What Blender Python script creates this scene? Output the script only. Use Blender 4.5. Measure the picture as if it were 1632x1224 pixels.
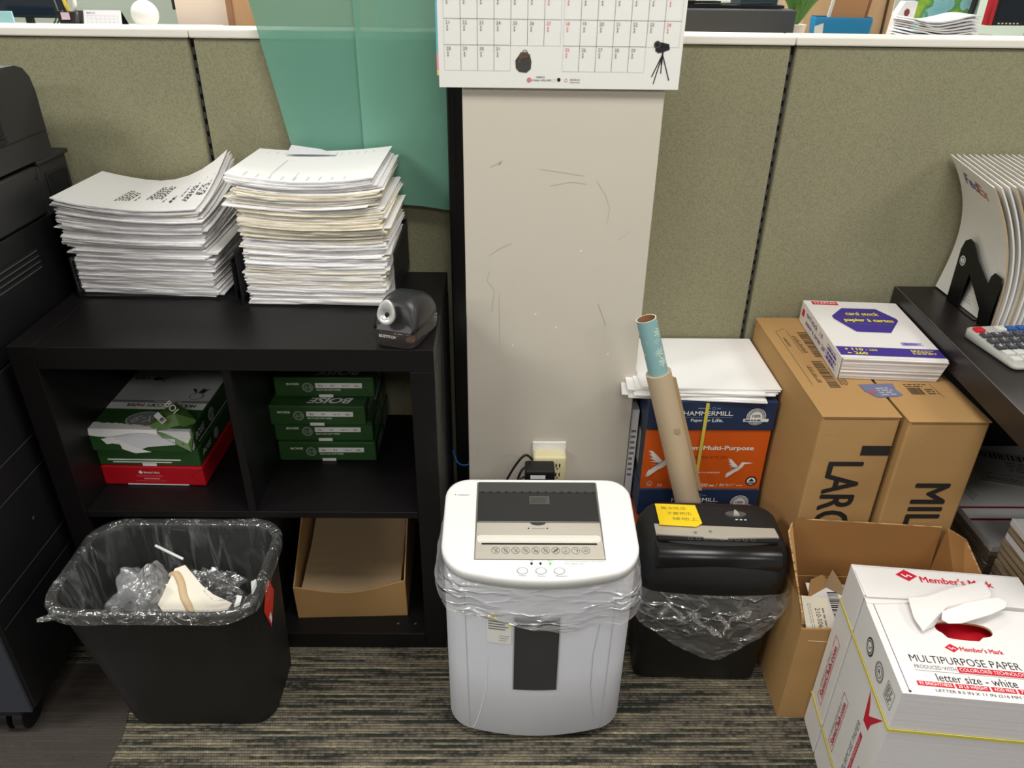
import bpy, bmesh, math, random
from math import sin, cos, pi, radians
from mathutils import Vector, Matrix, noise

for o in list(bpy.data.objects):
    bpy.data.objects.remove(o)
SC = bpy.context.scene
COL = SC.collection

# ------------------------------------------------------------------ camera, world, lights, exposure
def make_camera():
    f, pitch, yaw, roll, H = 1222.13, 0.5152, 0.015, 0.0143, 1.4119
    w = Vector((sin(yaw) * cos(pitch), cos(yaw) * cos(pitch), -sin(pitch)))
    r = Vector((cos(yaw), -sin(yaw), 0))
    u = r.cross(w)
    r2 = r * cos(roll) + u * sin(roll)
    u2 = -r * sin(roll) + u * cos(roll)
    cd = bpy.data.cameras.new('camera')
    cam = bpy.data.objects.new('camera', cd)
    COL.objects.link(cam)
    cd.sensor_width = 36.0
    cd.lens = f / 1632 * 36.0
    cd.clip_start = 0.02
    M = Matrix.Identity(4)
    for i in range(3):
        M[i][0], M[i][1], M[i][2] = r2[i], u2[i], -w[i]
    M[2][3] = H
    cam.matrix_world = M
    SC.camera = cam
make_camera()

wd = bpy.data.worlds.new('office_ambient'); SC.world = wd; wd.use_nodes = True
bgn = wd.node_tree.nodes['Background']
bgn.inputs[0].default_value = (1.0, 0.96, 0.9, 1); bgn.inputs[1].default_value = 0.13

def area(name, x, y, z, sx, sy, power, color=(1, 0.972, 0.93)):
    L = bpy.data.lights.new(name, 'AREA'); L.shape = 'RECTANGLE'; L.size = sx; L.size_y = sy
    L.energy = power; L.color = color
    o = bpy.data.objects.new(name, L); COL.objects.link(o); o.location = (x, y, z)
    return o
CEIL = 2.75
LAMPS = [(0.35, 0.55), (0.35, 3.0), (-2.4, 0.2), (-2.2, 3.0), (2.9, 0.6), (2.9, 3.0), (-2.0, 5.4), (0.8, 5.4), (3.6, 5.4), (0.35, -1.8), (-2.4, -2.0), (2.9,-1.8)]
for i, (x, y) in enumerate(LAMPS):
    area('troffer_light', x, y, CEIL - 0.045, 1.15, 0.55, (34 if x > -1 else 52) if y < 5 else 60)
SC.view_settings.view_transform = 'Standard'
SC.view_settings.look = 'None'
SC.view_settings.gamma = 1.0
SC.view_settings.use_curve_mapping = False
SC.view_settings.exposure = -0.07

# ------------------------------------------------------------------ materials
def lin(c):
    return tuple((v / 255 / 12.92) if v / 255 <= 0.04045 else ((v / 255 + 0.055) / 1.055) ** 2.4 for v in c)
_m = {}
def mat(name, rgb, rough=0.55, metal=0.0, spec=0.5, var=0.0, vscale=8.0, bump=0.0, bscale=300.0, stretch=None, coat=0.0, emit=0.0):
    if name in _m: return _m[name]
    m = bpy.data.materials.new(name); m.use_nodes = True; nt = m.node_tree
    b = nt.nodes['Principled BSDF']
    c = lin(rgb)
    b.inputs['Base Color'].default_value = (*c, 1)
    b.inputs['Roughness'].default_value = rough
    b.inputs['Metallic'].default_value = metal
    b.inputs['Specular IOR Level'].default_value = spec
    b.inputs['Coat Weight'].default_value = coat
    if emit:
        b.inputs['Emission Color'].default_value = (*c, 1); b.inputs['Emission Strength'].default_value = emit
    if var or bump:
        tc = nt.nodes.new('ShaderNodeTexCoord'); mp = nt.nodes.new('ShaderNodeMapping')
        nt.links.new(tc.outputs['Object'], mp.inputs[0])
        if stretch: mp.inputs['Scale'].default_value = stretch
    if var:
        n = nt.nodes.new('ShaderNodeTexNoise'); n.inputs['Scale'].default_value = vscale; n.inputs['Detail'].default_value = 5
        nt.links.new(mp.outputs[0], n.inputs['Vector'])
        mx = nt.nodes.new('ShaderNodeMix'); mx.data_type = 'RGBA'
        mx.inputs['A'].default_value = (*[max(0, v * (1 - var)) for v in c], 1)
        mx.inputs['B'].default_value = (*[min(1, v * (1 + var)) for v in c], 1)
        nt.links.new(n.outputs['Fac'], mx.inputs['Factor']); nt.links.new(mx.outputs['Result'], b.inputs['Base Color'])
    if bump:
        n2 = nt.nodes.new('ShaderNodeTexNoise'); n2.inputs['Scale'].default_value = bscale; n2.inputs['Detail'].default_value = 3
        nt.links.new(mp.outputs[0], n2.inputs['Vector'])
        bp = nt.nodes.new('ShaderNodeBump'); bp.inputs['Strength'].default_value = bump; bp.inputs['Distance'].default_value = 0.001
        nt.links.new(n2.outputs['Fac'], bp.inputs['Height']); nt.links.new(bp.outputs[0], b.inputs['Normal'])
    _m[name] = m
    return m

def film(name, rgb, opacity, rough=0.12, wr=0.0, wscale=30, stretch=(1, 1, 1), milky=None, lo=None, gloss=0.0):
    """thin plastic film: part clear, part milky skin that thickens along fine creases, plus a glossy surface"""
    if name in _m: return _m[name]
    m = bpy.data.materials.new(name); m.use_nodes = True; nt = m.node_tree
    b = nt.nodes['Principled BSDF']; out = nt.nodes['Material Output']
    b.inputs['Base Color'].default_value = (*lin(rgb), 1); b.inputs['Roughness'].default_value = max(rough, .25 if gloss else rough)
    t = nt.nodes.new('ShaderNodeBsdfTransparent'); mx = nt.nodes.new('ShaderNodeMixShader')
    nt.links.new(t.outputs[0], mx.inputs[1]); nt.links.new(b.outputs[0], mx.inputs[2])
    mx.inputs[0].default_value = opacity
    tc = nt.nodes.new('ShaderNodeTexCoord'); mp = nt.nodes.new('ShaderNodeMapping'); mp.inputs['Scale'].default_value = stretch
    nt.links.new(tc.outputs['Object'], mp.inputs[0])
    n = nt.nodes.new('ShaderNodeTexNoise'); n.inputs['Scale'].default_value = wscale; n.inputs['Detail'].default_value = 3
    n.inputs['Distortion'].default_value = .6
    nt.links.new(mp.outputs[0], n.inputs['Vector'])
    if gloss:      # creases: the edges of warped cells
        av = nt.nodes.new('ShaderNodeVectorMath'); av.operation = 'MULTIPLY_ADD'; av.inputs[1].default_value = (.09, .09, .09)
        nt.links.new(n.outputs['Color'], av.inputs[0]); nt.links.new(mp.outputs[0], av.inputs[2])
        vo = nt.nodes.new('ShaderNodeTexVoronoi'); vo.feature = 'DISTANCE_TO_EDGE'; vo.inputs['Scale'].default_value = wscale * 2.2
        nt.links.new(av.outputs[0], vo.inputs['Vector'])
        cr = nt.nodes.new('ShaderNodeMapRange'); cr.inputs['From Min'].default_value = .0; cr.inputs['From Max'].default_value = .16
        cr.inputs['To Min'].default_value = 1.0; cr.inputs['To Max'].default_value = 0.0; nt.links.new(vo.outputs['Distance'], cr.inputs['Value'])
        cm = nt.nodes.new('ShaderNodeMath'); cm.operation = 'MULTIPLY'; nt.links.new(cr.outputs[0], cm.inputs[0])
        nr = nt.nodes.new('ShaderNodeMapRange'); nr.inputs['From Min'].default_value = .42; nr.inputs['From Max'].default_value = .62; nt.links.new(n.outputs['Fac'], nr.inputs['Value']); nt.links.new(nr.outputs[0], cm.inputs[1])
        hs = nt.nodes.new('ShaderNodeMath'); hs.operation = 'MULTIPLY_ADD'; hs.inputs[1].default_value = .6; nt.links.new(cm.outputs[0], hs.inputs[0]); nt.links.new(n.outputs['Fac'], hs.inputs[2])
    last = mx
    if wr:
        bp = nt.nodes.new('ShaderNodeBump'); bp.inputs['Strength'].default_value = wr; bp.inputs['Distance'].default_value = 0.012 if gloss else .006
        nt.links.new((hs if gloss else n).outputs[0], bp.inputs['Height']); nt.links.new(bp.outputs[0], b.inputs['Normal'])
    if lo is not None:
        r = nt.nodes.new('ShaderNodeMapRange'); r.inputs['From Min'].default_value = 0 if gloss else .45; r.inputs['From Max'].default_value = 1.0 if gloss else .7
        r.inputs['To Min'].default_value = lo; r.inputs['To Max'].default_value = opacity
        nt.links.new((cm if gloss else n).outputs[0], r.inputs['Value']); nt.links.new(r.outputs[0], mx.inputs[0])
    if gloss:
        g = nt.nodes.new('ShaderNodeBsdfGlossy'); g.inputs['Roughness'].default_value = rough; g.inputs['Color'].default_value = (1, 1, 1, 1)
        m2 = nt.nodes.new('ShaderNodeMixShader'); m2.inputs[0].default_value = gloss
        if wr: nt.links.new(bp.outputs[0], g.inputs['Normal'])
        nt.links.new(mx.outputs[0], m2.inputs[1]); nt.links.new(g.outputs[0], m2.inputs[2]); last = m2
    nt.links.new(last.outputs[0], out.inputs['Surface'])
    _m[name] = m
    return m

def carpet_mat():
    m = bpy.data.materials.new('striped_loop_carpet'); m.use_nodes = True; nt = m.node_tree; N = nt.nodes; L = nt.links
    b = N['Principled BSDF']; b.inputs['Roughness'].default_value = 0.95; b.inputs['Specular IOR Level'].default_value = 0.1
    tc = N.new('ShaderNodeTexCoord')
    def noi(scale, st, det=2, dist=0.0):
        mp = N.new('ShaderNodeMapping'); mp.inputs['Scale'].default_value = st; L.new(tc.outputs['Object'], mp.inputs[0])
        n = N.new('ShaderNodeTexNoise'); n.inputs['Scale'].default_value = scale; n.inputs['Detail'].default_value = det
        n.inputs['Distortion'].default_value = dist
        L.new(mp.outputs[0], n.inputs['Vector']); return n
    def mth(op, a, b_=None, c=None):
        q = N.new('ShaderNodeMath'); q.operation = op
        for i, v_ in enumerate((a, b_, c)):
            if v_ is None: continue
            if isinstance(v_, (int, float)): q.inputs[i].default_value = v_
            else: L.new(v_, q.inputs[i])
        return q.outputs[0]
    sp = N.new('ShaderNodeSeparateXYZ'); L.new(tc.outputs['Object'], sp.inputs[0])
    ROW = 158.0
    wob = noi(1.0, (60, 60, 1), 1)
    yy = mth('ADD', mth('MULTIPLY', sp.outputs['Y'], ROW), mth('MULTIPLY', wob.outputs['Fac'], .5))
    row = mth('FLOOR', yy); fy = mth('SUBTRACT', yy, row)
    cb_ = N.new('ShaderNodeCombineXYZ'); L.new(mth('MULTIPLY', sp.outputs['X'], 5.0), cb_.inputs[0]); L.new(mth('MULTIPLY', row, 1.37), cb_.inputs[1])
    n1 = N.new('ShaderNodeTexNoise'); n1.inputs['Scale'].default_value = 1; n1.inputs['Detail'].default_value = 2; L.new(cb_.outputs[0], n1.inputs['Vector'])
    cb2 = N.new('ShaderNodeCombineXYZ'); L.new(mth('MULTIPLY', sp.outputs['X'], 90.0), cb2.inputs[0]); L.new(mth('MULTIPLY', row, 3.7), cb2.inputs[1])
    n2 = N.new('ShaderNodeTexNoise'); n2.inputs['Scale'].default_value = 1; n2.inputs['Detail'].default_value = 1; L.new(cb2.outputs[0], n2.inputs['Vector'])
    big = noi(1.0, (1.2, 5, 1), 1)
    val = mth('ADD', mth('MULTIPLY', n1.outputs['Fac'], 1.5), mth('ADD', mth('MULTIPLY', n2.outputs['Fac'], .45), mth('MULTIPLY_ADD', big.outputs['Fac'], .22, .14)))
    mr = N.new('ShaderNodeMapRange'); mr.inputs['From Min'].default_value = .82; mr.inputs['From Max'].default_value = 1.6; L.new(val, mr.inputs['Value'])
    r = N.new('ShaderNodeValToRGB'); e = r.color_ramp.elements
    e[0].position = 0.0; e[0].color = (*lin((46, 50, 46)), 1); e[1].position = 1.0; e[1].color = (*lin((176, 166, 140)), 1)
    for p, c in ((.30, (56, 61, 54)), (.40, (84, 80, 72)), (.52, (112, 105, 94)), (.64, (126, 119, 104)), (.8, (144, 136, 112))):
        q = e.new(p); q.color = (*lin(c), 1)
    L.new(mr.outputs[0], r.inputs[0])
    # yarn loops: shade painted into the colour between rows and between loops
    lx = mth('SINE', mth('ADD', mth('MULTIPLY', sp.outputs['X'], 1150.0), mth('MULTIPLY', row, 2.3)))
    gap = mth('MULTIPLY', mth('POWER', mth('SINE', mth('MULTIPLY', fy, 3.1416)), .6), mth('MULTIPLY_ADD', lx, .22, .78))
    sh = mth('MULTIPLY_ADD', gap, .62, .42)
    mc = N.new('ShaderNodeMix'); mc.data_type = 'RGBA'; mc.blend_type = 'MULTIPLY'; mc.inputs['Factor'].default_value = 1
    cc = N.new('ShaderNodeCombineColor')
    for i in range(3): L.new(sh, cc.inputs[i])
    L.new(r.outputs[0], mc.inputs['A']); L.new(cc.outputs[0], mc.inputs['B']); L.new(mc.outputs['Result'], b.inputs['Base Color'])
    bp = N.new('ShaderNodeBump'); bp.inputs['Strength'].default_value = 0.8; bp.inputs['Distance'].default_value = 0.003
    L.new(gap, bp.inputs['Height']); L.new(bp.outputs[0], b.inputs['Normal'])
    return m

def edge_mat(name, rgb, dark, scale=900, rough=0.8):
    """side of a pile of sheets: fine horizontal lines"""
    if name in _m: return _m[name]
    m = bpy.data.materials.new(name); m.use_nodes = True; nt = m.node_tree; N = nt.nodes; L = nt.links
    b = N['Principled BSDF']; b.inputs['Roughness'].default_value = rough; b.inputs['Specular IOR Level'].default_value = 0.2
    tc = N.new('ShaderNodeTexCoord'); mp = N.new('ShaderNodeMapping'); mp.inputs['Scale'].default_value = (4, 4, scale)
    L.new(tc.outputs['Object'], mp.inputs[0]); n = N.new('ShaderNodeTexNoise'); n.inputs['Scale'].default_value = 1; n.inputs['Detail'].default_value = 2
    L.new(mp.outputs[0], n.inputs['Vector'])
    r = N.new('ShaderNodeValToRGB'); r.color_ramp.elements[0].position = 0.36; r.color_ramp.elements[0].color = (*lin(dark), 1)
    r.color_ramp.elements[1].position = 0.56; r.color_ramp.elements[1].color = (*lin(rgb), 1)
    L.new(n.outputs['Fac'], r.inputs[0]); L.new(r.outputs[0], b.inputs['Base Color'])
    _m[name] = m
    return m

BLACKWOOD = mat('black_brown_foil', (19, 17, 18), rough=0.42, spec=0.32, var=0.25, vscale=2, stretch=(1, 14, 14))
DESKWOOD = mat('dark_desk_foil', (30, 26, 27), rough=0.36, spec=0.45, var=0.3, vscale=3, stretch=(14, 1, 14))
BLK = mat('black_plastic', (17, 17, 19), rough=0.42)
BLKMATTE = mat('black_matte_plastic', (26, 26, 27), rough=0.55, bump=0.15, bscale=700)
BLKGLOSS = mat('black_gloss_plastic', (14, 14, 16), rough=0.27)
COPIER = mat('copier_charcoal', (38, 38, 39), rough=0.5, bump=0.1, bscale=900)
COPIERDK = mat('copier_dark', (17, 17, 19), rough=0.5)
WHITEP = mat('white_plastic', (240, 240, 240), rough=0.4)
WHITEBIN = mat('white_bin_plastic', (222, 224, 234), rough=0.42)
SILVER = mat('brushed_silver', (212, 206, 194), rough=0.33, metal=0.45, var=0.06, vscale=4, stretch=(2, 120, 120))
PAPER = mat('white_paper', (243, 242, 241), rough=0.85, spec=0.2)
PAPERW = mat('warm_paper', (236, 228, 208), rough=0.85, spec=0.2)
PAPERG = mat('grey_paper', (226, 226, 232), rough=0.85, spec=0.2)
EDGEA = edge_mat('sheet_edges_white', (246, 245, 246), (206, 204, 210))
EDGEB = edge_mat('sheet_edges_warm', (242, 236, 222), (200, 192, 176))
INK = mat('black_ink', (26, 24, 24), rough=0.7)
INKG = mat('grey_ink', (120, 120, 124), rough=0.8)
INKL = mat('light_grey_ink', (176, 176, 180), rough=0.8)
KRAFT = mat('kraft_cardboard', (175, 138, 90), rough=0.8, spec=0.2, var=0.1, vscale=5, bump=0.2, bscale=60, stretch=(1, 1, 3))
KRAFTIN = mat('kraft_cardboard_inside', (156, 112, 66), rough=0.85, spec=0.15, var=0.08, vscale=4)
KRAFTEDGE = edge_mat('corrugated_edge', (196, 158, 110), (116, 84, 52), 500)
KRAFTD = mat('kraft_dark_crease', (96, 66, 38), rough=0.9)
FOLDER = mat('kraft_folder', (168, 144, 112), rough=0.8, spec=0.2, var=0.06, vscale=6)
WHITECARD = mat('white_coated_carton', (232, 229, 228), rough=0.5, var=0.03, vscale=9)
WHITECARDS = mat('white_carton_fluted', (222, 219, 222), rough=0.6, var=0.05, vscale=1, stretch=(0.5, 0.5, 160), bump=0.35, bscale=1)
RED = mat('crimson_print', (206, 26, 52), rough=0.5)
REDIN = mat('red_ream_wrap', (190, 18, 34), rough=0.4)
GREEN = mat('dark_green_ream_wrap', (46, 84, 42), rough=0.33)
GREENL = mat('light_green_wrap_print', (88, 122, 60), rough=0.35)
SILV = mat('silver_ream_print', (178, 182, 182), rough=0.4)
WHITEPR = mat('white_print', (236, 236, 232), rough=0.5)
NAVY = mat('navy_carton_print', (32, 50, 84), rough=0.5)
ORANGE = mat('orange_carton_print', (214, 92, 22), rough=0.5, var=0.04, vscale=1, stretch=(1, 1, 140))
LTBLUE = mat('pale_blue_line', (120, 150, 178), rough=0.5)
PURPLE = mat('purple_print', (66, 48, 142), rough=0.45)
YELLOWPR = mat('yellow_print', (240, 226, 60), rough=0.5)
YELLOWN = mat('yellow_note_paper', (250, 214, 30), rough=0.7)
STRAP = mat('yellow_plastic_strap', (212, 200, 84), rough=0.35)
WALLPAINT = mat('warm_grey_wall_paint', (208, 201, 188), rough=0.6, spec=0.3, var=0.03, vscale=3, bump=0.06, bscale=160)
SCUFF = mat('grey_scuff', (190, 183, 170), rough=0.7)
SCUFFD = mat('dark_scuff', (156, 147, 132), rough=0.7)
CREAM = mat('aged_cream_plastic', (232, 222, 178), rough=0.45)
CHROME = mat('grey_metal', (150, 150, 150), rough=0.3, metal=0.8)
BLUEP = mat('blue_cable_plastic', (50, 120, 190), rough=0.4)
CAPM = mat('cream_white_trim', (236, 232, 222), rough=0.4)
NOTCHM = mat('slotted_standard_grey', (72, 72, 70), rough=0.5)
MESHDK = mat('slot_and_shadow_black', (6, 6, 7), rough=0.8)

def fabric(name, a, b_):
    m = bpy.data.materials.new(name); m.use_nodes = True; nt = m.node_tree; N = nt.nodes; L = nt.links
    b = N['Principled BSDF']; b.inputs['Roughness'].default_value = 0.9; b.inputs['Specular IOR Level'].default_value = 0.15
    b.inputs['Sheen Weight'].default_value = 0.1
    tc = N.new('ShaderNodeTexCoord'); n = N.new('ShaderNodeTexNoise'); n.inputs['Scale'].default_value = 330; n.inputs['Detail'].default_value = 3
    L.new(tc.outputs['Object'], n.inputs['Vector'])
    r = N.new('ShaderNodeValToRGB'); r.color_ramp.elements[0].position = 0.36; r.color_ramp.elements[0].color = (*lin(a), 1)
    r.color_ramp.elements[1].position = 0.6; r.color_ramp.elements[1].color = (*lin(b_), 1)
    L.new(n.outputs['Fac'], r.inputs[0])
    big = N.new('ShaderNodeTexNoise'); big.inputs['Scale'].default_value = 2.5
    L.new(tc.outputs['Object'], big.inputs['Vector'])
    mx = N.new('ShaderNodeMix'); mx.data_type = 'RGBA'; mx.blend_type = 'MULTIPLY'; mx.inputs['Factor'].default_value = 0.25
    L.new(r.outputs[0], mx.inputs['A']); L.new(big.outputs['Fac'], mx.inputs['B'])
    L.new(mx.outputs['Result'], b.inputs['Base Color'])
    bp = N.new('ShaderNodeBump'); bp.inputs['Strength'].default_value = 0.35; bp.inputs['Distance'].default_value = 0.001
    L.new(n.outputs['Fac'], bp.inputs['Height']); L.new(bp.outputs[0], b.inputs['Normal'])
    return m
FABRIC = fabric('olive_panel_fabric', (140, 138, 110), (157, 154, 126))

# ------------------------------------------------------------------ mesh building helpers
_txt = {}
def text_mesh(s, bold=0.0, italic=False):
    bold = max(-.004, min(bold, .010))
    k = (s, bold, italic)
    if k in _txt: return _txt[k]
    cu = bpy.data.curves.new('t', 'FONT'); cu.body = s; cu.size = 1; cu.resolution_u = 3; cu.offset = bold
    if italic: cu.shear = 0.35
    ob = bpy.data.objects.new('t', cu); COL.objects.link(ob)
    bpy.context.view_layer.update()
    me = bpy.data.meshes.new_from_object(ob.evaluated_get(bpy.context.evaluated_depsgraph_get()))
    vs = [(v.co.x, v.co.y) for v in me.vertices]; fs = [tuple(p.vertices) for p in me.polygons]
    bpy.data.objects.remove(ob); bpy.data.curves.remove(cu); bpy.data.meshes.remove(me)
    if not vs: vs = [(0, 0), (1, 0), (1, 1)]; fs = [(0, 1, 2)]
    x0 = min(v[0] for v in vs); x1 = max(v[0] for v in vs); y0 = min(v[1] for v in vs); y1 = max(v[1] for v in vs)
    sx = max(x1 - x0, 1e-6); sy = max(y1 - y0, 1e-6)
    r = ([((v[0] - x0) / sx, (v[1] - y0) / sy) for v in vs], fs, sx / sy)
    _txt[k] = r
    return r

class Frame:
    """a flat face in space: origin, unit u to the right, unit v upward, n outward"""
    def __init__(s, o, u, v, off=0.0004):
        s.o = Vector(o); s.u = Vector(u).normalized(); s.v = Vector(v).normalized(); s.n = s.u.cross(s.v).normalized(); s.off = off
    def __call__(s, a, b, k=1.0):
        return s.o + s.u * a + s.v * b + s.n * (s.off * k)
    def sub(s, a, b, ang):
        u = s.u * cos(ang) + s.v * sin(ang); v = -s.u * sin(ang) + s.v * cos(ang)
        return Frame(s.o + s.u * a + s.v * b, u, v, s.off)

class MB:
    def __init__(s): s.v = []; s.f = []; s.fm = []; s.sm = []; s.mats = []
    def mi(s, m):
        if m not in s.mats: s.mats.append(m)
        return s.mats.index(m)
    def add(s, vs, fs, m, smooth=False):
        b = len(s.v); s.v += [tuple(v) for v in vs]; k = s.mi(m)
        for f in fs:
            s.f.append(tuple(b + i for i in f)); s.fm.append(k); s.sm.append(smooth)
        return s
    def bm(s, bm, m, smooth=False, M=None):
        if M is not None: bm.transform(M)
        bm.verts.index_update()
        s.add([v.co.copy() for v in bm.verts], [[v.index for v in f.verts] for f in bm.faces], m, smooth); bm.free(); return s
    def box(s, x0, x1, y0, y1, z0, z1, m, bev=0.0, seg=2, M=None, smooth=None):
        bm = bmesh.new(); bmesh.ops.create_cube(bm, size=1.0)
        for v in bm.verts:
            v.co = Vector((x0 + (v.co.x + .5) * (x1 - x0), y0 + (v.co.y + .5) * (y1 - y0), z0 + (v.co.z + .5) * (z1 - z0)))
        if bev > 0: bmesh.ops.bevel(bm, geom=list(bm.edges), offset=bev, segments=seg, affect='EDGES', profile=0.5)
        return s.bm(bm, m, (bev > 0.004) if smooth is None else smooth, M)
    def quad(s, a, b, c, d, m): return s.add([a, b, c, d], [(0, 1, 2, 3)], m)
    def loft(s, rings, m, cap0=True, cap1=True, smooth=True, close=True):
        n = len(rings[0]); vs = [p for r in rings for p in r]; fs = []
        for i in range(len(rings) - 1):
            for j in range(n if close else n - 1):
                k = (j + 1) % n
                fs.append((i * n + j, i * n + k, (i + 1) * n + k, (i + 1) * n + j))
        s.add(vs, fs, m, smooth)
        if cap0: s.add(rings[0], [tuple(reversed(range(n)))], m)
        if cap1: s.add(rings[-1], [tuple(range(n))], m)
        return s
    def tube(s, pts, r, m, n=8, cap=True, smooth=True):
        pts = [Vector(p) for p in pts]; rs = r if isinstance(r, (list, tuple)) else [r] * len(pts)
        rings = []; prev = None
        for i, p in enumerate(pts):
            t = (pts[min(i + 1, len(pts) - 1)] - pts[max(i - 1, 0)]).normalized()
            if prev is None:
                a = Vector((0, 0, 1)) if abs(t.z) < .9 else Vector((1, 0, 0))
                e = t.cross(a).normalized()
            else: e = (prev - t * prev.dot(t)).normalized()
            prev = e; g = t.cross(e)
            rings.append([p + (e * cos(2 * pi * k / n) + g * sin(2 * pi * k / n)) * rs[i] for k in range(n)])
        return s.loft(rings, m, cap, cap, smooth)
    def slab(s, poly, z0, z1, m, M=None, mtop=None, mbot=None):
        """polygon (ccw) extruded in z"""
        n = len(poly); vs = [Vector((x, y, z0)) for x, y in poly] + [Vector((x, y, z1)) for x, y in poly]
        if M is not None: vs = [M @ v for v in vs]
        s.add(vs, [(j, (j + 1) % n, n + (j + 1) % n, n + j) for j in range(n)], m)
        s.add(vs[n:], [tuple(range(n))], mtop or m); s.add(vs[:n], [tuple(reversed(range(n)))], mbot or m); return s
    # decals on a frame
    def rect(s, F, a0, b0, a1, b1, m, k=1.0): return s.add([F(a0, b0, k), F(a1, b0, k), F(a1, b1, k), F(a0, b1, k)], [(0, 1, 2, 3)], m)
    def poly(s, F, pts, m, k=1.0): return s.add([F(a, b, k) for a, b in pts], [tuple(range(len(pts)))], m)
    def disc(s, F, a, b, r, m, k=1.0, n=24, ry=None):
        ry = ry or r; return s.poly(F, [(a + r * cos(2 * pi * i / n), b + ry * sin(2 * pi * i / n)) for i in range(n)], m, k)
    def ring(s, F, a, b, r, w, m, k=1.0, n=28, ry=None):
        ry = ry or r; q = (r - w) / r
        vs = [F(a + r * cos(2 * pi * i / n), b + ry * sin(2 * pi * i / n), k) for i in range(n)] + [F(a + r * q * cos(2 * pi * i / n), b + ry * q * sin(2 * pi * i / n), k) for i in range(n)]
        return s.add(vs, [(i, (i + 1) % n, n + (i + 1) % n, n + i) for i in range(n)], m)
    def line(s, F, a0, b0, a1, b1, w, m, k=1.0):
        d = Vector((a1 - a0, b1 - b0)); L = d.length or 1e-6; q = Vector((-d.y, d.x)) / L * w / 2
        return s.add([F(a0 - q.x, b0 - q.y, k), F(a1 - q.x, b1 - q.y, k), F(a1 + q.x, b1 + q.y, k), F(a0 + q.x, b0 + q.y, k)], [(0, 1, 2, 3)], m)
    def frame(s, F, a0, b0, a1, b1, w, m, k=1.0):
        s.rect(F, a0, b0, a1, b0 + w, m, k); s.rect(F, a0, b1 - w, a1, b1, m, k); s.rect(F, a0, b0 + w, a0 + w, b1 - w, m, k); s.rect(F, a1 - w, b0 + w, a1, b1 - w, m, k); return s
    def text(s, F, t, a, b, w, h, m, bold=0.0, italic=False, k=1.0, heavy=0.0):
        """text fitted to the box with lower left corner (a, b); w None keeps the letters' own proportions"""
        vs, fs, asp = text_mesh(t, 0.0 if heavy else bold, italic)
        if w is None: w = h * asp
        s.add([F(a + x * w, b + y * h, k) for x, y in vs], fs, m)
        if heavy:      # thick strokes: the same outline laid again a little to each side
            for q, (dx, dy) in enumerate(((-1, 0), (1, 0), (0, 1), (0, -1))):
                s.add([F(a + x * w + dx * heavy * h, b + y * h + dy * heavy * h * .6, k + .08 * (q + 1)) for x, y in vs], fs, m)
        return s
    def bars(s, F, a0, b0, a1, b1, m, seed=0, k=1.0, vertical=True):
        R = random.Random(seed); a = a0 if vertical else b0; end = a1 if vertical else b1
        u = abs(end - a) / 46
        while a < end - u:
            w = u * R.choice((.6, 1, 1.6)); 
            if vertical: s.rect(F, a, b0, min(a + w, end), b1, m, k)
            else: s.rect(F, a0, a, a1, min(a + w, end), m, k)
            a += w + u * R.choice((.6, 1, 1.3))
        return s
    def scrawl(s, F, a0, b0, a1, b1, rows, m, seed=0, k=1.0, fill=0.45):
        """rows of short dashes where the photo's print is too small to read"""
        R = random.Random(seed); h = (b1 - b0) / rows
        for i in range(rows):
            a = a0; y = b1 - (i + .75) * h; e = a1 - (a1 - a0) * R.uniform(0, .3)
            while a < e:
                w = h * R.uniform(.6, 2.2); s.rect(F, a, y, min(a + w, e), y + h * fill, m, k); a += w + h * .4
        return s
    def build(s, name, parent=None, M=None, label=None, cat=None, group=None, kind=None):
        me = bpy.data.meshes.new(name)
        me.from_pydata(s.v, [], s.f)
        for m in s.mats: me.materials.append(m)
        me.polygons.foreach_set('material_index', s.fm); me.polygons.foreach_set('use_smooth', s.sm); me.update()
        o = bpy.data.objects.new(name, me); COL.objects.link(o)
        if parent: o.parent = parent
        if M is not None: o.matrix_world = M if not parent else M
        tag(o, label, cat, group, kind)
        return o
def tag(o, label=None, cat=None, group=None, kind=None):
    if label: o['label'] = label
    if cat: o['category'] = cat
    if group: o['group'] = group
    if kind: o['kind'] = kind
    return o
def thing(name, label, cat, loc=(0, 0, 0), rz=0.0, group=None):
    o = bpy.data.objects.new(name, None); COL.objects.link(o); o.location = loc; o.rotation_euler = (0, 0, rz)
    o.empty_display_size = 0.05
    return tag(o, label, cat, group)
def struct(name, mb): return mb.build(name, kind='structure')
def copy_tree(o, parent=None):
    c = o.copy(); COL.objects.link(c)
    if parent: c.parent = parent
    for ch in list(o.children): copy_tree(ch, c)
    return c
def rrect(cx, cy, hx, hy, r, n=6, z=0.0):
    pts = []
    for (sx, sy, a0) in ((1, 1, 0), (-1, 1, pi / 2), (-1, -1, pi), (1, -1, 3 * pi / 2)):
        for i in range(n + 1):
            a = a0 + pi / 2 * i / n
            pts.append(Vector((cx + sx * (hx - r) + r * cos(a), cy + sy * (hy - r) + r * sin(a), z)))
    return pts
def dens(ring, maxd):
    out = []
    for i, p in enumerate(ring):
        q = ring[(i + 1) % len(ring)]; L = (q - p).length; k = max(1, int(math.ceil(L / maxd)))
        for j in range(k): out.append(p.lerp(q, j / k))
    return out
def spline(P, n=10):
    P = [Vector(p) for p in P]; Q = [P[0]] + P + [P[-1]]; out = []
    for i in range(1, len(Q) - 2):
        for k in range(n):
            t = k / n; a, b, c, d = Q[i - 1:i + 3]
            out.append(0.5 * ((2 * b) + (c - a) * t + (2 * a - 5 * b + 4 * c - d) * t * t + (-a + 3 * b - 3 * c + d) * t ** 3))
    out.append(P[-1]); return out
def RZ(x, y, z, deg=0.0): return Matrix.Translation((x, y, z)) @ Matrix.Rotation(radians(deg), 4, 'Z')

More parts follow.
